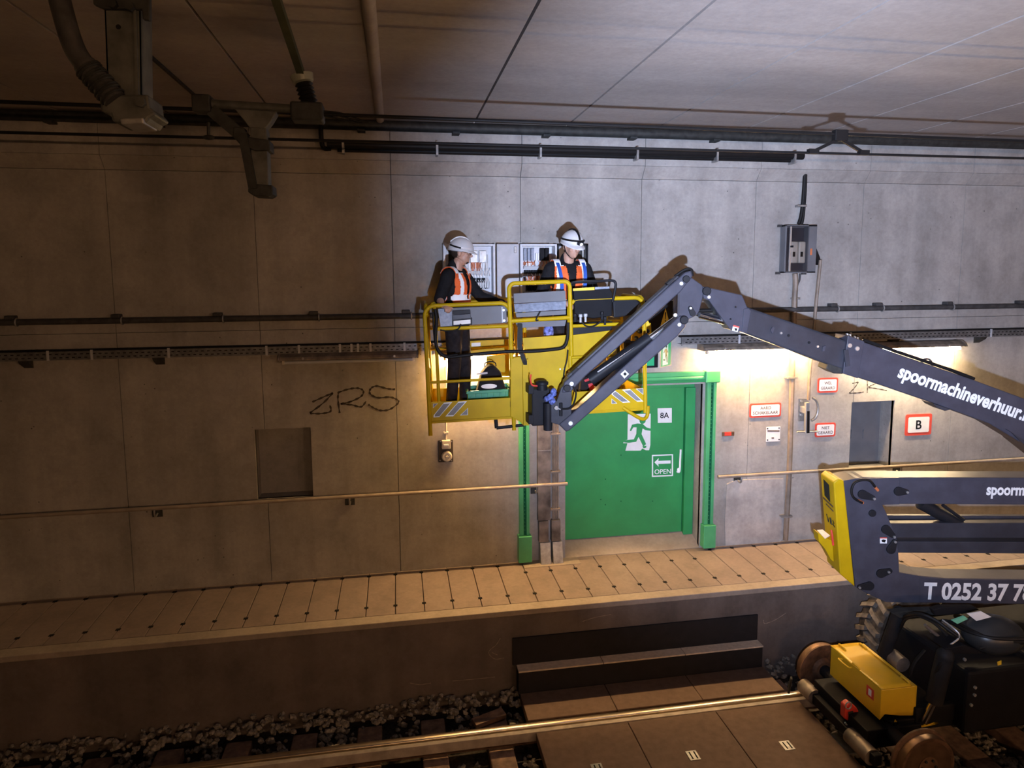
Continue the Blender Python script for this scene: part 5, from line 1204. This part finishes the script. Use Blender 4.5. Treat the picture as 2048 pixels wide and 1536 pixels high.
for L, r_ in (([(1806,1236,-2.4),(1816,1230,-2.55),(1840,1228,-2.7),(1870,1240,-2.8),(1900,1262,-2.9),(1920,1276,-2.95)], .016), ([(1802,1255,-2.35),(1812,1238,-2.5),(1835,1232,-2.65),(1868,1246,-2.8),(1895,1272,-2.9)], .014),
              ([(1875,1242,-2.6),(1900,1245,-2.75),(1935,1262,-2.95),(1985,1276,-3.1),(2048,1278,-3.2)], .016), ([(1885,1240,-2.6),(1915,1246,-2.8),(1950,1264,-3.0),(1995,1280,-3.1),(2060,1284,-3.2)], .014),
              ([(1893,1310,-3.0),(1880,1330,-3.0),(1870,1352,-2.95),(1868,1370,-2.9)], .018), ([(1850,1300,-2.6),(1830,1325,-2.6),(1822,1350,-2.6),(1830,1375,-2.6)], .018),
              ([(1900,1290,-2.95),(1916,1278,-2.95),(1918,1268,-2.95),(1905,1255,-2.9),(1885,1240,-2.8)], .008), ([(2048,1285,-3.15),(1990,1290,-3.1),(1960,1296,-3.05)], .016)):
    mb = MB(); mb.tube(smoothpath([W(u, v, y) for u, v, y in L], 6), r_, 8); mk('hydraulic_hose', mb, M['cable'] if r_ > .01 else M['galv'], ch, smooth=True)
for p_, q_, y in (((1850,1250),(1890,1284),-2.8), ((1862,1262),(1892,1288),-2.75), ((1884,1246),(1896,1256),-2.8), ((1900,1252),(1912,1266),-2.85)):
    mb = MB(); mb.cyl(W(*p_, y), W(*q_, y), .016, n=10); mk('hydraulic_pipe', mb, M['duct'], ch, smooth=True)
mb = MB(); mb.cyl(W(1785,1312,-2.2), W(1806,1330,-2.35), .075, n=16); mk('drive_motor', mb, M['duct'], ch, smooth=True)
mb = MB(); mb.cyl(W(1880,1400,-2.6), W(1915,1405,-2.75), .09, n=16); mk('drive_motor', mb, M['duct'], ch, smooth=True)
mb = MB(); mb.prism([W(1995,1324,-3.2), W(2003,1321,-3.2), W(2003,1329,-3.2), W(1996,1331,-3.2)], (0, .004, 0)); mk('yellow_sticker', mb, M['warnyellow'], ch)
for u, v in ((1928,1318),(1949,1374),(1948,1389),(1941,1409)):
    q = W(u, v, -3.05); mb = MB(); mb.cyl(q, q - V(0, .015, 0), .014, n=8); mk('zinc_bolt', mb, M['galv'], ch)
# tyre with chevron lugs, seen between walkway and riser
def tyre(cx, cy, cz, Rr, wd):
    prof = [(.2, -wd*.8), (Rr*.72, -wd*.95), (Rr*.86, -wd), (Rr*.89, -wd*.88), (Rr*.90, 0), (Rr*.89, wd*.88), (Rr*.86, wd), (Rr*.72, wd*.95), (.2, wd*.8)]
    mb = MB(); mb.lathe((cx, cy, cz), (0, 1, 0), prof, 48); ty = mk('tyre', mb, M['tire'], lift, smooth=True)
    src = None
    for k in range(22):
        for sd in (-1, 1):
            a_ = 2*PI*(k + (.5 if sd > 0 else 0))/22; mb = MB(); P0 = []; P1 = []
            for f_, da in ((-.05, -.045), (.5, .06), (1.0, .10)):
                for e_ in (0, .085):
                    pass
            sec = [(-.03, .0), (.45, .07), (1.02, .16)]
            vs = []
            for f_, da in sec:
                for e_ in (0, .10):
                    for rr in (Rr*.85, Rr*1.0 if f_ < .9 else Rr*.965):
                        q = a_ + da + e_; vs.append((cx + rr*math.cos(q), cy + sd*wd*f_, cz + rr*math.sin(q)))
            fs = []
            for i in range(2):
                o_ = i*4; n_ = o_+4
                fs += [(o_+0, o_+1, n_+1, n_+0), (o_+1, o_+3, n_+3, n_+1), (o_+3, o_+2, n_+2, n_+3), (o_+2, o_+0, n_+0, n_+2)]
            fs += [(0, 2, 3, 1), (8, 9, 11, 10)]
            mb.add(vs, fs); mk('tread_lug', mb, M['lug'], ty)
    mb = MB(); mb.lathe((cx, cy, cz), (0, 1, 0), [(.001, -wd*.5), (.21, -wd*.6), (.22, wd*.6), (.001, wd*.5)], 28); mk('wheel_hub', mb, M['black'], ty, smooth=True)
tyre(5.42, -1.66, -.36, .50, .16)
# red clamp lamp hung on the axle beam
t = thing('clamp_lamp', W(1702, 1450, -2.75), 'small red lamp with a wire ring and chain hanging on the axle beam', 'lamp')
rl = W(1702, 1428, -2.62)
mb = MB(); mb.prism([W(u, v, -2.64) for u, v in ((1690,1412),(1700,1405),(1714,1416),(1722,1430),(1718,1444),(1702,1446),(1689,1438))], (0, .07, 0)); mk('lamp_body', mb, M['redplastic'], t, bevel=.012)
mb = MB(); mb.tube([W(1697,1411,-2.66) + V(.03*math.cos(q), 0, .035*math.sin(q)) for q in [2*PI*i/14 for i in range(14)]], .006, 6, True); mk('wire_ring', mb, M['galv'], t)
mb = MB(); mb.tube(smoothpath([W(1690,1445,-2.66), W(1695,1452,-2.66), W(1702,1458,-2.66), W(1706,1466,-2.66)], 4), .008, 6); mb.tube(smoothpath([W(1706,1446,-2.66), W(1705,1455,-2.66), W(1700,1464,-2.66)], 4), .008, 6); mk('chain', mb, M['galv'], t)
mb = MB(); mb.prism([W(u, v, -2.645) for u, v in ((1696,1424),(1706,1422),(1707,1432),(1697,1434))], (0, -.003, 0)); mk('lamp_lens', mb, M['darksteel'], t)
# ------------------------------------------------------------------ people
def remeshed(mb, vox, smooth_it=6):
    me = bpy.data.meshes.new('tmp'); me.from_pydata([tuple(p) for p in mb.v], [], mb.f)
    o = bpy.data.objects.new('tmp', me); COL.objects.link(o)
    r = o.modifiers.new('r', 'REMESH'); r.mode = 'VOXEL'; r.voxel_size = vox
    s = o.modifiers.new('s', 'SMOOTH'); s.iterations = smooth_it; s.factor = .5
    dg = bpy.context.evaluated_depsgraph_get(); dg.update()
    m2 = bpy.data.meshes.new_from_object(o.evaluated_get(dg))
    vs = [v_.co.copy() for v_ in m2.vertices]; fs = [list(p.vertices) for p in m2.polygons]
    COL.objects.unlink(o); bpy.data.objects.remove(o); bpy.data.meshes.remove(me); bpy.data.meshes.remove(m2)
    return vs, fs
def sub(vs, fs, keep, push=0.0):
    nrm = [Vector((0, 0, 0)) for _ in vs]
    for f in fs:
        n = (vs[f[1]]-vs[f[0]]).cross(vs[f[2]]-vs[f[0]])
        for i in f: nrm[i] += n
    out = MB(); mp = {}
    for f in fs:
        c = sum((vs[i] for i in f), Vector((0, 0, 0)))/len(f)
        if not keep(c): continue
        ff = []
        for i in f:
            if i not in mp: mp[i] = len(out.v); out.v.append(vs[i] + (nrm[i].normalized()*push if push else Vector((0, 0, 0))))
            ff.append(mp[i])
        out.f.append(ff); out.mi.append(0)
    return out
def hand(mb, wr, d, n, curl, r=1.0, thumb_side=1):
    """palm and five fingers: d = pointing direction, n = back-of-hand normal"""
    d = d.normalized(); n = (n - d*n.dot(d)).normalized(); s = d.cross(n)
    pc = wr + d*.045
    rot = Matrix((d, s, n)).transposed()
    mb.ell(pc, (.05*r, .042*r, .018*r), rot, 12, 8)
    mb.cap(wr - d*.02, .027*r, wr + d*.02, .026*r, 10)
    for i, (o_, L) in enumerate(((-.031, .060), (-.011, .072), (.010, .068), (.030, .052))):
        p = wr + d*.085 + s*o_*r; a = 0.0; dd = d
        for k in range(3):
            a += curl*(.55 if k == 0 else .85); dd = d*math.cos(a) - n*math.sin(a)
            q = p + dd*L*r*(.42, .33, .25)[k]; mb.cap(p, .0092*r, q, .0084*r, 8); p = q
    p = wr + d*.03 + s*(-.036*thumb_side)*r; dd = (d*.75 - s*.55*thumb_side - n*.35).normalized()
    q = p + dd*.04*r; mb.cap(p, .012*r, q, .0105*r, 8); dd = (dd + d*.4 - n*.5*curl).normalized(); mb.cap(q, .0105*r, q + dd*.03*r, .009*r, 8)

def person(label, pos, yaw, scale, P):
    T = Matrix.Translation(pos) @ Matrix.Rotation(yaw, 4, 'Z') @ Matrix.Scale(scale, 4)
    Ti = T.inverted()
    piv = Vector((.015, 0, 1.50)); HR = Matrix.Rotation(P['head_yaw'], 3, 'Z') @ Matrix.Rotation(P['pitch'], 3, 'Y')
    def H(p): return piv + HR @ (Vector(p) - piv)
    lean = P.get('lean', 0.0)
    J = {k: (Ti @ v_ if k in P.get('world', ()) else Vector(v_)) for k, v_ in P['joints'].items()}
    def xf(mb):
        mb.v = [T @ p for p in mb.v]; return mb
    t = thing('person', pos, label, 'person')
    # --- body: one continuous remeshed surface
    b = MB()
    b.ell((0, 0, .96), (.11, .155, .13)); b.ell((0, 0, 1.12), (.10, .14, .17)); b.ell((.0, 0, 1.29), (.112, .165, .17))
    b.cap((-.005, -.15, 1.40), .062, (-.005, .15, 1.40), .062); b.cap((-.01, 0, 1.40), .066, (.02, 0, 1.53), .056)
    for sd, S_, E_, Wr, hd, hn, cu, ts in P['arms']:
        b.cap((0, sd*.165, 1.405), .056, J[S_] if S_ else Vector((0, sd*.185, 1.395)), .055)
        s0 = J[S_] if S_ else Vector((0, sd*.185, 1.395))
        b.cap(s0, .052, J[E_], .040); b.cap(J[E_], .041, J[Wr], .027)
        hand(b, J[Wr], Ti.to_3x3() @ hd if P.get('worldhands') else hd, Ti.to_3x3() @ hn if P.get('worldhands') else hn, cu, 1.0, ts)
    for sd, kn_, an_ in P['legs']:
        b.cap((0, sd*.085, .90), .088, kn_, .058); b.cap(kn_, .058, an_, .042); b.cap(an_ + Vector((-.03, 0, -.05)), .036, an_ + Vector((.15, 0, -.058)), .03)
    # head
    b.ell(H((.03, 0, 1.665)), (.098, .078, .105), HR); b.ell(H((.072, 0, 1.605)), (.058, .058, .085), HR)
    b.cap(H((.095, 0, 1.552)), .028, H((.112, 0, 1.556)), .020); b.cap(H((.02, -.05, 1.60)), .022, H((.085, -.02, 1.552)), .02); b.cap(H((.02, .05, 1.60)), .022, H((.085, .02, 1.552)), .02)
    b.cap(H((.122, 0, 1.655)), .010, H((.146, 0, 1.618)), .014); b.ell(H((.136, 0, 1.612)), (.012, .017, .009), HR)
    b.cap(H((.108, -.035, 1.672)), .012, H((.108, .035, 1.672)), .012)
    b.ell(H((.124, 0, 1.587)), (.009, .023, .007), HR); b.ell(H((.121, 0, 1.574)), (.010, .020, .008), HR)
    for sd in (-1, 1):
        b.ell(H((.02, sd*.080, 1.63)), (.022, .010, .033), HR); b.ell(H((.095, sd*.045, 1.615)), (.022, .018, .020), HR)
    vs, fs = remeshed(b, .0065, 4); bb = MB(); bb.add(vs, fs); body = mk('body', xf(bb), M['skin'], t, smooth=True, origin=pos, fixn=False)
    for sd in (-1, 1):
        e = MB(); e.ell(H((.112, sd*.033, 1.648)), (.010, .014, .008), HR, 10, 8); mk('eye', xf(e), M['signwhite'], body, smooth=True)
        e = MB(); e.ell(H((.1195, sd*.033, 1.648)), (.004, .006, .006), HR, 8, 6); mk('pupil', xf(e), M['hair'], body, smooth=True)
        e = MB(); e.cap(H((.121, sd*.018, 1.672)), .0045, H((.108, sd*.052, 1.672)), .004, 8); mk('eyebrow', xf(e), M['hair'], body, smooth=True)
    # hair under the helmet
    h = MB(); h.ell(H((.008, 0, 1.655)), (.088, .084, .085), HR); vs, fs = remeshed(h, .008, 2)
    hk = sub(vs, fs, lambda c: (HR.transposed() @ (c - piv) + piv).x < .028 and (HR.transposed() @ (c - piv) + piv).z < 1.70)
    mk('hair', xf(hk), M['hair'], t, smooth=True, fixn=False)
    # --- clothing
    c = MB(); g_ = .020
    c.ell((0, 0, 1.0), (.11+g_, .155+g_, .13)); c.ell((0, 0, 1.12), (.105+g_, .145+g_, .17+g_)); c.ell((0, 0, 1.29), (.112+g_, .165+g_, .165+g_))
    c.cap((-.005, -.15, 1.40), .062+g_*.8, (-.005, .15, 1.40), .062+g_*.8)
    c.cap((-.03, 0, 1.41), .08, (-.015, 0, 1.50), .074)
    c.ell((-.09, 0, 1.43), (.055, .105, .07))      # hood lying on the shoulders
    for sd, S_, E_, Wr, hd, hn, cu, ts in P['arms']:
        s0 = J[S_] if S_ else Vector((0, sd*.185, 1.395))
        w0 = J[Wr]; cut = P.get('sleeve', {}).get(sd, .93)
        c.cap((0, sd*.165, 1.405), .072, s0, .072); c.cap(s0, .072, J[E_], .058); c.cap(J[E_], .058, J[E_].lerp(w0, cut), .044)
    vs, fs = remeshed(c, .010, 5); cc = MB(); cc.add(vs, fs); mk('hooded_sweater', xf(cc), M['cloth'], t, smooth=True, fixn=False)
    c = MB(); c.ell((0, 0, .95), (.125, .17, .12))
    for sd, kn_, an_ in P['legs']: c.cap((0, sd*.075, .90), .097, kn_, .070); c.cap(kn_, .070, an_ + Vector((0, 0, .02)), .058)
    vs, fs = remeshed(c, .011, 5); cc = MB(); cc.add(vs, fs); mk('trousers', xf(cc), M['trouser'], t, smooth=True, fixn=False)
    for sd, kn_, an_ in P['legs']:
        c = MB(); c.cap(an_ + Vector((-.03, 0, -.035)), .05, an_ + Vector((.14, 0, -.048)), .042); c.cap(an_ + Vector((0, 0, .06)), .055, an_ + Vector((-.01, 0, -.03)), .055)
        vs, fs = remeshed(c, .010, 3)
        cc = MB(); cc.add([Vector((p.x, p.y, max(p.z, .002))) for p in vs], fs); mk('boot', xf(cc), M['pin'], t, smooth=True, fixn=False)
    # --- high visibility vest with reflective tape
    c = MB(); g_ = .036
    c.ell((0, 0, 1.03), (.11+g_, .155+g_, .16)); c.ell((0, 0, 1.12), (.105+g_, .147+g_, .18)); c.ell((0, 0, 1.29), (.112+g_, .165+g_, .165+g_)); c.cap((-.005, -.155, 1.405), .062+g_*.8, (-.005, .155, 1.405), .062+g_*.8)
    vs, fs = remeshed(c, .009, 5)
    hem = P.get('hem', .965)
    def keep(p):
        if p.z < hem: return False
        if abs(p.y) > .150 + .06*max(0, (1.16 - p.z)/.2) and p.z > 1.08 and abs(p.y) > .168 - .0*p.z: return False
        if p.x > .0 and p.z > 1.17 and abs(p.y) < .022 + (p.z-1.17)*P.get('vneck', .22): return False
        if p.z > 1.43 and abs(p.y) < .10: return False
        return True
    vv = sub(vs, fs, keep); ve = mk('safety_vest', xf(vv), M['orange'], t, smooth=True, fixn=False); sdm = ve.modifiers.new('solid', 'SOLIDIFY'); sdm.thickness = .006; sdm.offset = -1
    v1, v2 = P.get('vstrip', (.088, .138))
    s1 = sub(vs, fs, lambda p: keep(p) and hem+.035 < p.z < hem+.095, .004); mk('reflective_band', xf(s1), M['tape'], ve, smooth=True, fixn=False)
    for sd in (-1, 1):
        s2 = sub(vs, fs, lambda p: keep(p) and p.z >= hem+.095 and v1 < sd*p.y + (.035 if p.z > 1.425 else 0) and sd*p.y < (v2 if p.z < 1.425 else .2), .004); mk('reflective_band', xf(s2), M['tape'], ve, smooth=True, fixn=False)
    # --- helmet
    hm = MB(); n_ = 24; vs = []; fs = []
    for j in range(9):
        ph = PI/2*j/8
        for i in range(n_):
            a_ = 2*PI*i/n_; rr = math.cos(ph)
            ridge = .006*math.exp(-(math.sin(a_)*rr/.22)**2)*(1 if ph > .3 else 0)
            vs.append(H((.03 + .128*rr*math.cos(a_), .108*rr*math.sin(a_), 1.668 + (.122+ridge)*math.sin(ph) + .014*math.cos(a_)*rr*0)))
    for j in range(8):
        for i in range(n_): fs.append((j*n_+i, j*n_+(i+1)%n_, (j+1)*n_+(i+1)%n_, (j+1)*n_+i))
    hm.add(vs, fs); hm = mk('helmet', xf(hm), M['helmet'], t, smooth=True, fixn=False); sdm = hm.modifiers.new('solid', 'SOLIDIFY'); sdm.thickness = .004; sdm.offset = 1
    br = MB(); vs = []; fs = []
    for i in range(n_):
        a_ = 2*PI*i/n_; fr_ = max(0, math.cos(a_))**1.5
        for (k0, dz_) in ((1.0, 0), (1.06 + .30*fr_, -.010 - .012*fr_), (1.06 + .30*fr_, -.017 - .012*fr_), (1.0, -.008)):
            vs.append(H((.03 + .128*k0*math.cos(a_), .108*(1 + (k0-1)*.6)*math.sin(a_), 1.668 + dz_)))
    for i in range(n_):
        j = (i+1) % n_
        for k in range(4): fs.append((i*4+k, j*4+k, j*4+(k+1)%4, i*4+(k+1)%4))
    br.add(vs, fs); mk('helmet_brim', xf(br), M['helmet'], hm, smooth=True)
    # neck band and inner harness at the back
    nb = MB(); nb.tube([H((.03 + .102*math.cos(a_), .092*math.sin(a_), 1.652)) for a_ in [PI*.45 + PI*1.1*i/14 for i in range(15)]], .009, 6); mk('helmet_harness', xf(nb), M['cabgrey'], hm, smooth=True)
    extra = P.get('extra')
    if extra: extra(t, hm, H, HR, xf, T, J, vs)
    return t

def man1_extra(t, hm, H, HR, xf, T, J, vs):
    mb = MB(); mb.tube(smoothpath([H((-.08, -.088, 1.70)), H((-.03, -.104, 1.688)), H((.03, -.112, 1.680))], 4), .009, 6); mk('helmet_strap', xf(mb), M['cable'], hm, smooth=True)
    mb = MB()
    for dy in (-.022, .022): mb.tube(smoothpath([H((-.085, dy, 1.735)), H((-.03, dy, 1.782)), H((.03, dy, 1.796)), H((.09, dy, 1.778)), H((.14, dy, 1.72))], 5), .007, 6)
    mk('helmet_ridge', xf(mb), M['helmet'], hm, smooth=True)
    g = MB()
    for sd in (-1, 1):
        g.tube([H((.132 + .004*math.cos(a_), sd*.036 + .026*math.cos(a_), 1.642 + .018*math.sin(a_))) for a_ in [2*PI*i/12 for i in range(12)]], .0022, 5, True)
        g.tube([H((.125, sd*.062, 1.648)), H((.02, sd*.083, 1.645))], .0022, 5)
    g.tube([H((.137, -.010, 1.646)), H((.137, .010, 1.646))], .002, 5); mk('glasses', xf(g), M['pin'], t)
    b = MB(); b.cap(H((.108, -.018, 1.545)), .012, H((.108, .018, 1.545)), .012, 8); b.ell(H((.116, 0, 1.552)), (.010, .022, .010), HR, 10, 7); mk('goatee', xf(b), M['hair'], t, smooth=True)
    c = MB(); hd = (J['EL'] - J['WL']).normalized(); c.cap(J['WL'] + hd*.05, .036, J['WL'] - hd*.06, .040); vs2, fs2 = remeshed(c, .008, 3); cc = MB(); cc.add(vs2, fs2); mk('work_glove', xf(cc), M['cloth'], t, smooth=True, fixn=False)
def man2_extra(t, hm, H, HR, xf, T, J, vs):
    def ring(z, k): return [H((.03 + .128*k*math.cos(a_), .108*k*math.sin(a_), z + .012*math.cos(a_))) for a_ in [2*PI*i/28 for i in range(28)]]
    hl = MB(); hl.tube(ring(1.705, .985), .0105, 6, True)
    hl.tube(smoothpath([H((.03 + .134*math.cos(a_), 0, 1.675 + .128*math.sin(a_))) for a_ in [PI*.14 + PI*.72*i/8 for i in range(9)]], 3), .011, 6)
    hl = mk('head_lamp_strap', xf(hl), M['cable'], hm, smooth=True)
    mb = MB(); mb.obox(H((.170, 0, 1.700)), HR @ Vector((.018, 0, 0)), HR @ Vector((0, .030, 0)), HR @ Vector((0, 0, .018))); hb = mk('head_lamp', xf(mb), M['pin'], hm, bevel=.006)
    ll = MB(); c0_ = H((.189, 0, 1.696)); ll.cyl(c0_, c0_ + HR @ Vector((.004, 0, -.002)), .014, n=12); mk('lamp_lens', xf(ll), emit('head_lamp_led', (.8, .88, 1.0), 12), hb)
    lt = bpy.data.lights.new('head_lamp_light', 'SPOT'); lt.energy = 9; lt.color = (.78, .86, 1.0); lt.spot_size = math.radians(95); lt.spot_blend = .6; lt.shadow_soft_size = .02
    lo2 = bpy.data.objects.new('head_lamp_light', lt); COL.objects.link(lo2); lo2.location = T @ H((.20, 0, 1.695))
    dr = T.to_3x3() @ (HR @ Vector((.75, 0, -.66))); lo2.rotation_euler = dr.to_track_quat('-Z', 'Y').to_euler()
    # harness webbing over the vest
    for sd in (-1, 1):
        mb = MB(); P_ = smoothpath([(-.05, sd*.12, 1.475), (.04, sd*.135, 1.475), (.125, sd*.135, 1.40), (.165, sd*.125, 1.28), (.158, sd*.115, 1.12), (.15, sd*.10, 1.0)], 5)
        for i in range(len(P_)-1): mb.beam(P_[i], P_[i+1] + (P_[i+1]-P_[i])*.1, .034, .005, Vector((1, 0, .3)))
        mk('harness_strap', xf(mb), M['blue'], t)
    mb = MB(); mb.tube(smoothpath([H((.03, -.098, 1.66)), H((.06, -.075, 1.58)), H((.085, -.02, 1.532)), H((.085, .02, 1.532)), H((.06, .075, 1.58)), H((.03, .098, 1.66))], 4), .006, 6); mk('chin_strap', xf(mb), M['cable'], hm, smooth=True)
    mb = MB(); mb.box((-.24, .13, 1.40), (-.19, .19, 1.62)); 

pos1 = Bs(.30, .40, FZ)
BW = {k: v_ for k, v_ in ()}
tgt = Bs(0, 0, 0)
P1 = dict(head_yaw=math.radians(26), pitch=math.radians(8), world=('ER', 'WR'), worldhands=False,
    joints=dict(ER=B(879, 598, .20), WR=B(884, 611, .05), EL=(.14, .27, 1.18), WL=(.30, .34, 1.13)),
    arms=[(-1, None, 'ER', 'WR', Vector((.85, -.45, -.15)), Vector((-.05, -.15, 1)), 1.05, 1), (1, None, 'EL', 'WL', Vector((.8, .5, -.05)), Vector((0, .2, 1)), .7, -1)],
    legs=[(-1, Vector((.01, -.085, .50)), Vector((-.03, -.09, .10))), (1, Vector((.05, .07, .50)), Vector((.04, .08, .10)))],
    sleeve={-1: .18, 1: .95}, hem=1.12, vneck=.10, vstrip=(.085, .125), extra=man1_extra)
person('worker in white helmet and orange vest seen in profile with a hand on the rail', pos1, math.radians(-32), 1.02, P1)
pos2 = Bs(1.485, .40, FZ)
P2 = dict(head_yaw=math.radians(14), pitch=math.radians(17), joints=dict(ER=(.0, -.29, 1.15), WR=(.24, -.14, 1.07), EL=(.0, .29, 1.15), WL=(.26, .10, 1.09)),
    arms=[(-1, None, 'ER', 'WR', Vector((1, .35, -.15)), Vector((0, -.3, 1)), .7, 1), (1, None, 'EL', 'WL', Vector((1, -.35, -.15)), Vector((0, .3, 1)), .7, -1)],
    legs=[(-1, Vector((.03, -.10, .50)), Vector((.0, -.12, .10))), (1, Vector((.03, .10, .50)), Vector((.0, .12, .10)))],
    hem=1.0, vneck=.13, vstrip=(.112, .148), extra=man2_extra)
person('worker in white helmet with head lamp looking down behind the control box', pos2, math.radians(-84), 1.045, P2)

# ------------------------------------------------------------------ loose things in the basket
t = thing('grey_case', B(945, 652, .03), 'flat grey case with clear film and a small device clipped to the left rail', 'case')
mb = MB(); mb.prism([B(u, v, .035) for u, v in ((876,617),(1013,611),(1014,646),(881,654))], BN*.07); mk('case_shell', mb, M['grey'], t, bevel=.006)
mb = MB(); mb.prism([B(u, v, .032) for u, v in ((876,618),(903,617),(904,651),(881,653))], BN*-.004); mk('clear_film', mb, M['film'], t)
for L, mt, nm in (([(905,621),(940,619),(941,627),(905,629)], 'pin', 'device_bar'), ([(905,630),(941,627),(942,637),(905,640)], 'boomdark', 'device_bar'), ([(905,638),(944,635),(944,650),(905,652)], 'pin', 'device_body')):
    mb = MB(); mb.prism([B(u, v, .03) for u, v in L], BN*-.022); dv = mk(nm, mb, M[mt], t, bevel=.003)
mb = MB(); mb.prism([B(u, v, .006) for u, v in ((907,642),(941,639),(941,647),(907,650))], BN*-.002); mk('device_label', mb, M['signwhite'], dv)
for u, v in ((1007,620),(1008,641)):
    q = B(u, v, .03); mb = MB(); mb.cyl(q, q - BN*.012, .011, n=10); mk('case_screw', mb, M['galv'], t)
mb = MB(); mb.beam(B(1004,614,.03), B(1005,645,.03), .012, .006, BN); mk('case_strip', mb, M['lgrey'], t)
# green crate with a black bag in it
cr0 = Bs(.36, .28, FZ); t = thing('plastic_crate', Bs(.62, .45, FZ), 'green plastic crate on the basket floor', 'crate')
zc0, zc1 = FZ+.002, FZ+.235
def cb2(name, s0, s1, d0, d1, z0, z1, mt, par, bev=.004):
    mb = MB(); bbox_(mb, s0, s1, d0, d1, z0, z1); return mk(name, mb, M[mt], par, bevel=bev)
cb2('crate_floor', .40, .86, .25, .60, zc0, zc0+.01, 'crate', t)
for s0, s1, d0, d1 in ((.40,.86,.25,.262),(.40,.86,.588,.60),(.40,.412,.262,.588),(.848,.86,.262,.588)): cb2('crate_wall', s0, s1, d0, d1, zc0, zc1-.02, 'crate', t)
for s0, s1, d0, d1 in ((.385,.875,.235,.262),(.385,.875,.588,.615),(.385,.412,.262,.588),(.848,.875,.262,.588)): cb2('crate_rim', s0, s1, d0, d1, zc1-.03, zc1, 'crate', t)
for i in range(7): cb2('crate_rib', .42+.062*i, .435+.062*i, .240, .252, zc1-.08, zc1-.03, 'crate', t, .002)
t = thing('black_bag', Bs(.63, .42, FZ+.02), 'black bag with a white oval patch standing in the green crate', 'bag')
bg = MB()
prof = [(.455, FZ+.02), (.47, FZ+.24), (.52, FZ+.40), (.56, FZ+.44), (.70, FZ+.44), (.77, FZ+.36), (.82, FZ+.22), (.83, FZ+.02)]
prof = [(.47, FZ+.02), (.50, FZ+.20), (.56, FZ+.40), (.62, FZ+.475), (.70, FZ+.475), (.765, FZ+.40), (.81, FZ+.22), (.82, FZ+.02)]
bg.prism([Bs(s, .30, z_) for s, z_ in prof], BN*.20); mk('bag_body', bg, M['cloth'], t, bevel=.03)
mb = MB(); q = B(978, 766, .285); mb.lathe(q, -BN, [(.001, .0), (.06, 0), (.06, .004), (.001, .005)], 20); o = mk('oval_patch', mb, M['signwhite'], t); o.scale = (1.4, 1, .42); 
mb = MB(); mb.tube(smoothpath([Bs(.60, .38, FZ+.46), Bs(.605, .38, FZ+.50), Bs(.66, .38, FZ+.515), Bs(.71, .38, FZ+.50), Bs(.72, .38, FZ+.46)], 4), .006, 6); mk('bag_handle', mb, M['cloth'], t, smooth=True)
mb = MB(); mb.beam(B(953,748,.28), B(975,746,.28), .02, .004, BN); mk('bag_stripe', mb, M['lgrey'], t)
# tool bag on the right
t = thing('tool_bag', B(1200, 780, .3), 'black and red tool bag on the basket floor behind the jib', 'bag')
mb = MB(); mb.prism([B(u, v, .25) for u, v in ((1160,786),(1162,762),(1175,752),(1190,748),(1230,742),(1240,756),(1240,786))], BN*.24); mk('bag_body', mb, M['cloth'], t, bevel=.02)
mb = MB(); mb.prism([B(u, v, .245) for u, v in ((1176,768),(1188,765),(1188,782),(1180,782))], BN*-.006); mk('red_pocket', mb, M['redbag'], t)
mb = MB(); mb.prism([B(u, v, .245) for u, v in ((1168,760),(1178,756),(1178,761),(1170,764))], BN*-.006); mk('red_pocket', mb, M['redbag'], t)
mb = MB(); mb.prism([B(u, v, .235) for u, v in ((1194,752),(1214,741),(1219,745),(1198,757))], BN*.03); mk('grey_tool', mb, M['grey'], t, bevel=.005)
mb = MB(); mb.prism([B(u, v, .24) for u, v in ((1188,772),(1191,772),(1191,781),(1188,781))], BN*-.005); mk('white_tag', mb, M['white'], t)
mb = MB(); mb.tube(smoothpath([B(1177,756,.24), B(1181,760,.23), B(1187,758,.23), B(1190,762,.24)], 4), .007, 6); mk('spanner', mb, M['galv'], t)
# rolled blue cloth and strap behind the gate
mb = MB(); mb.ell(B(1097,664,.2), (.055, .05, .09)); tag(mk('cloth_roll', mb, M['bluecloth'], smooth=True), 'blue and white striped cloth roll hanging behind the gate rail', 'cloth')
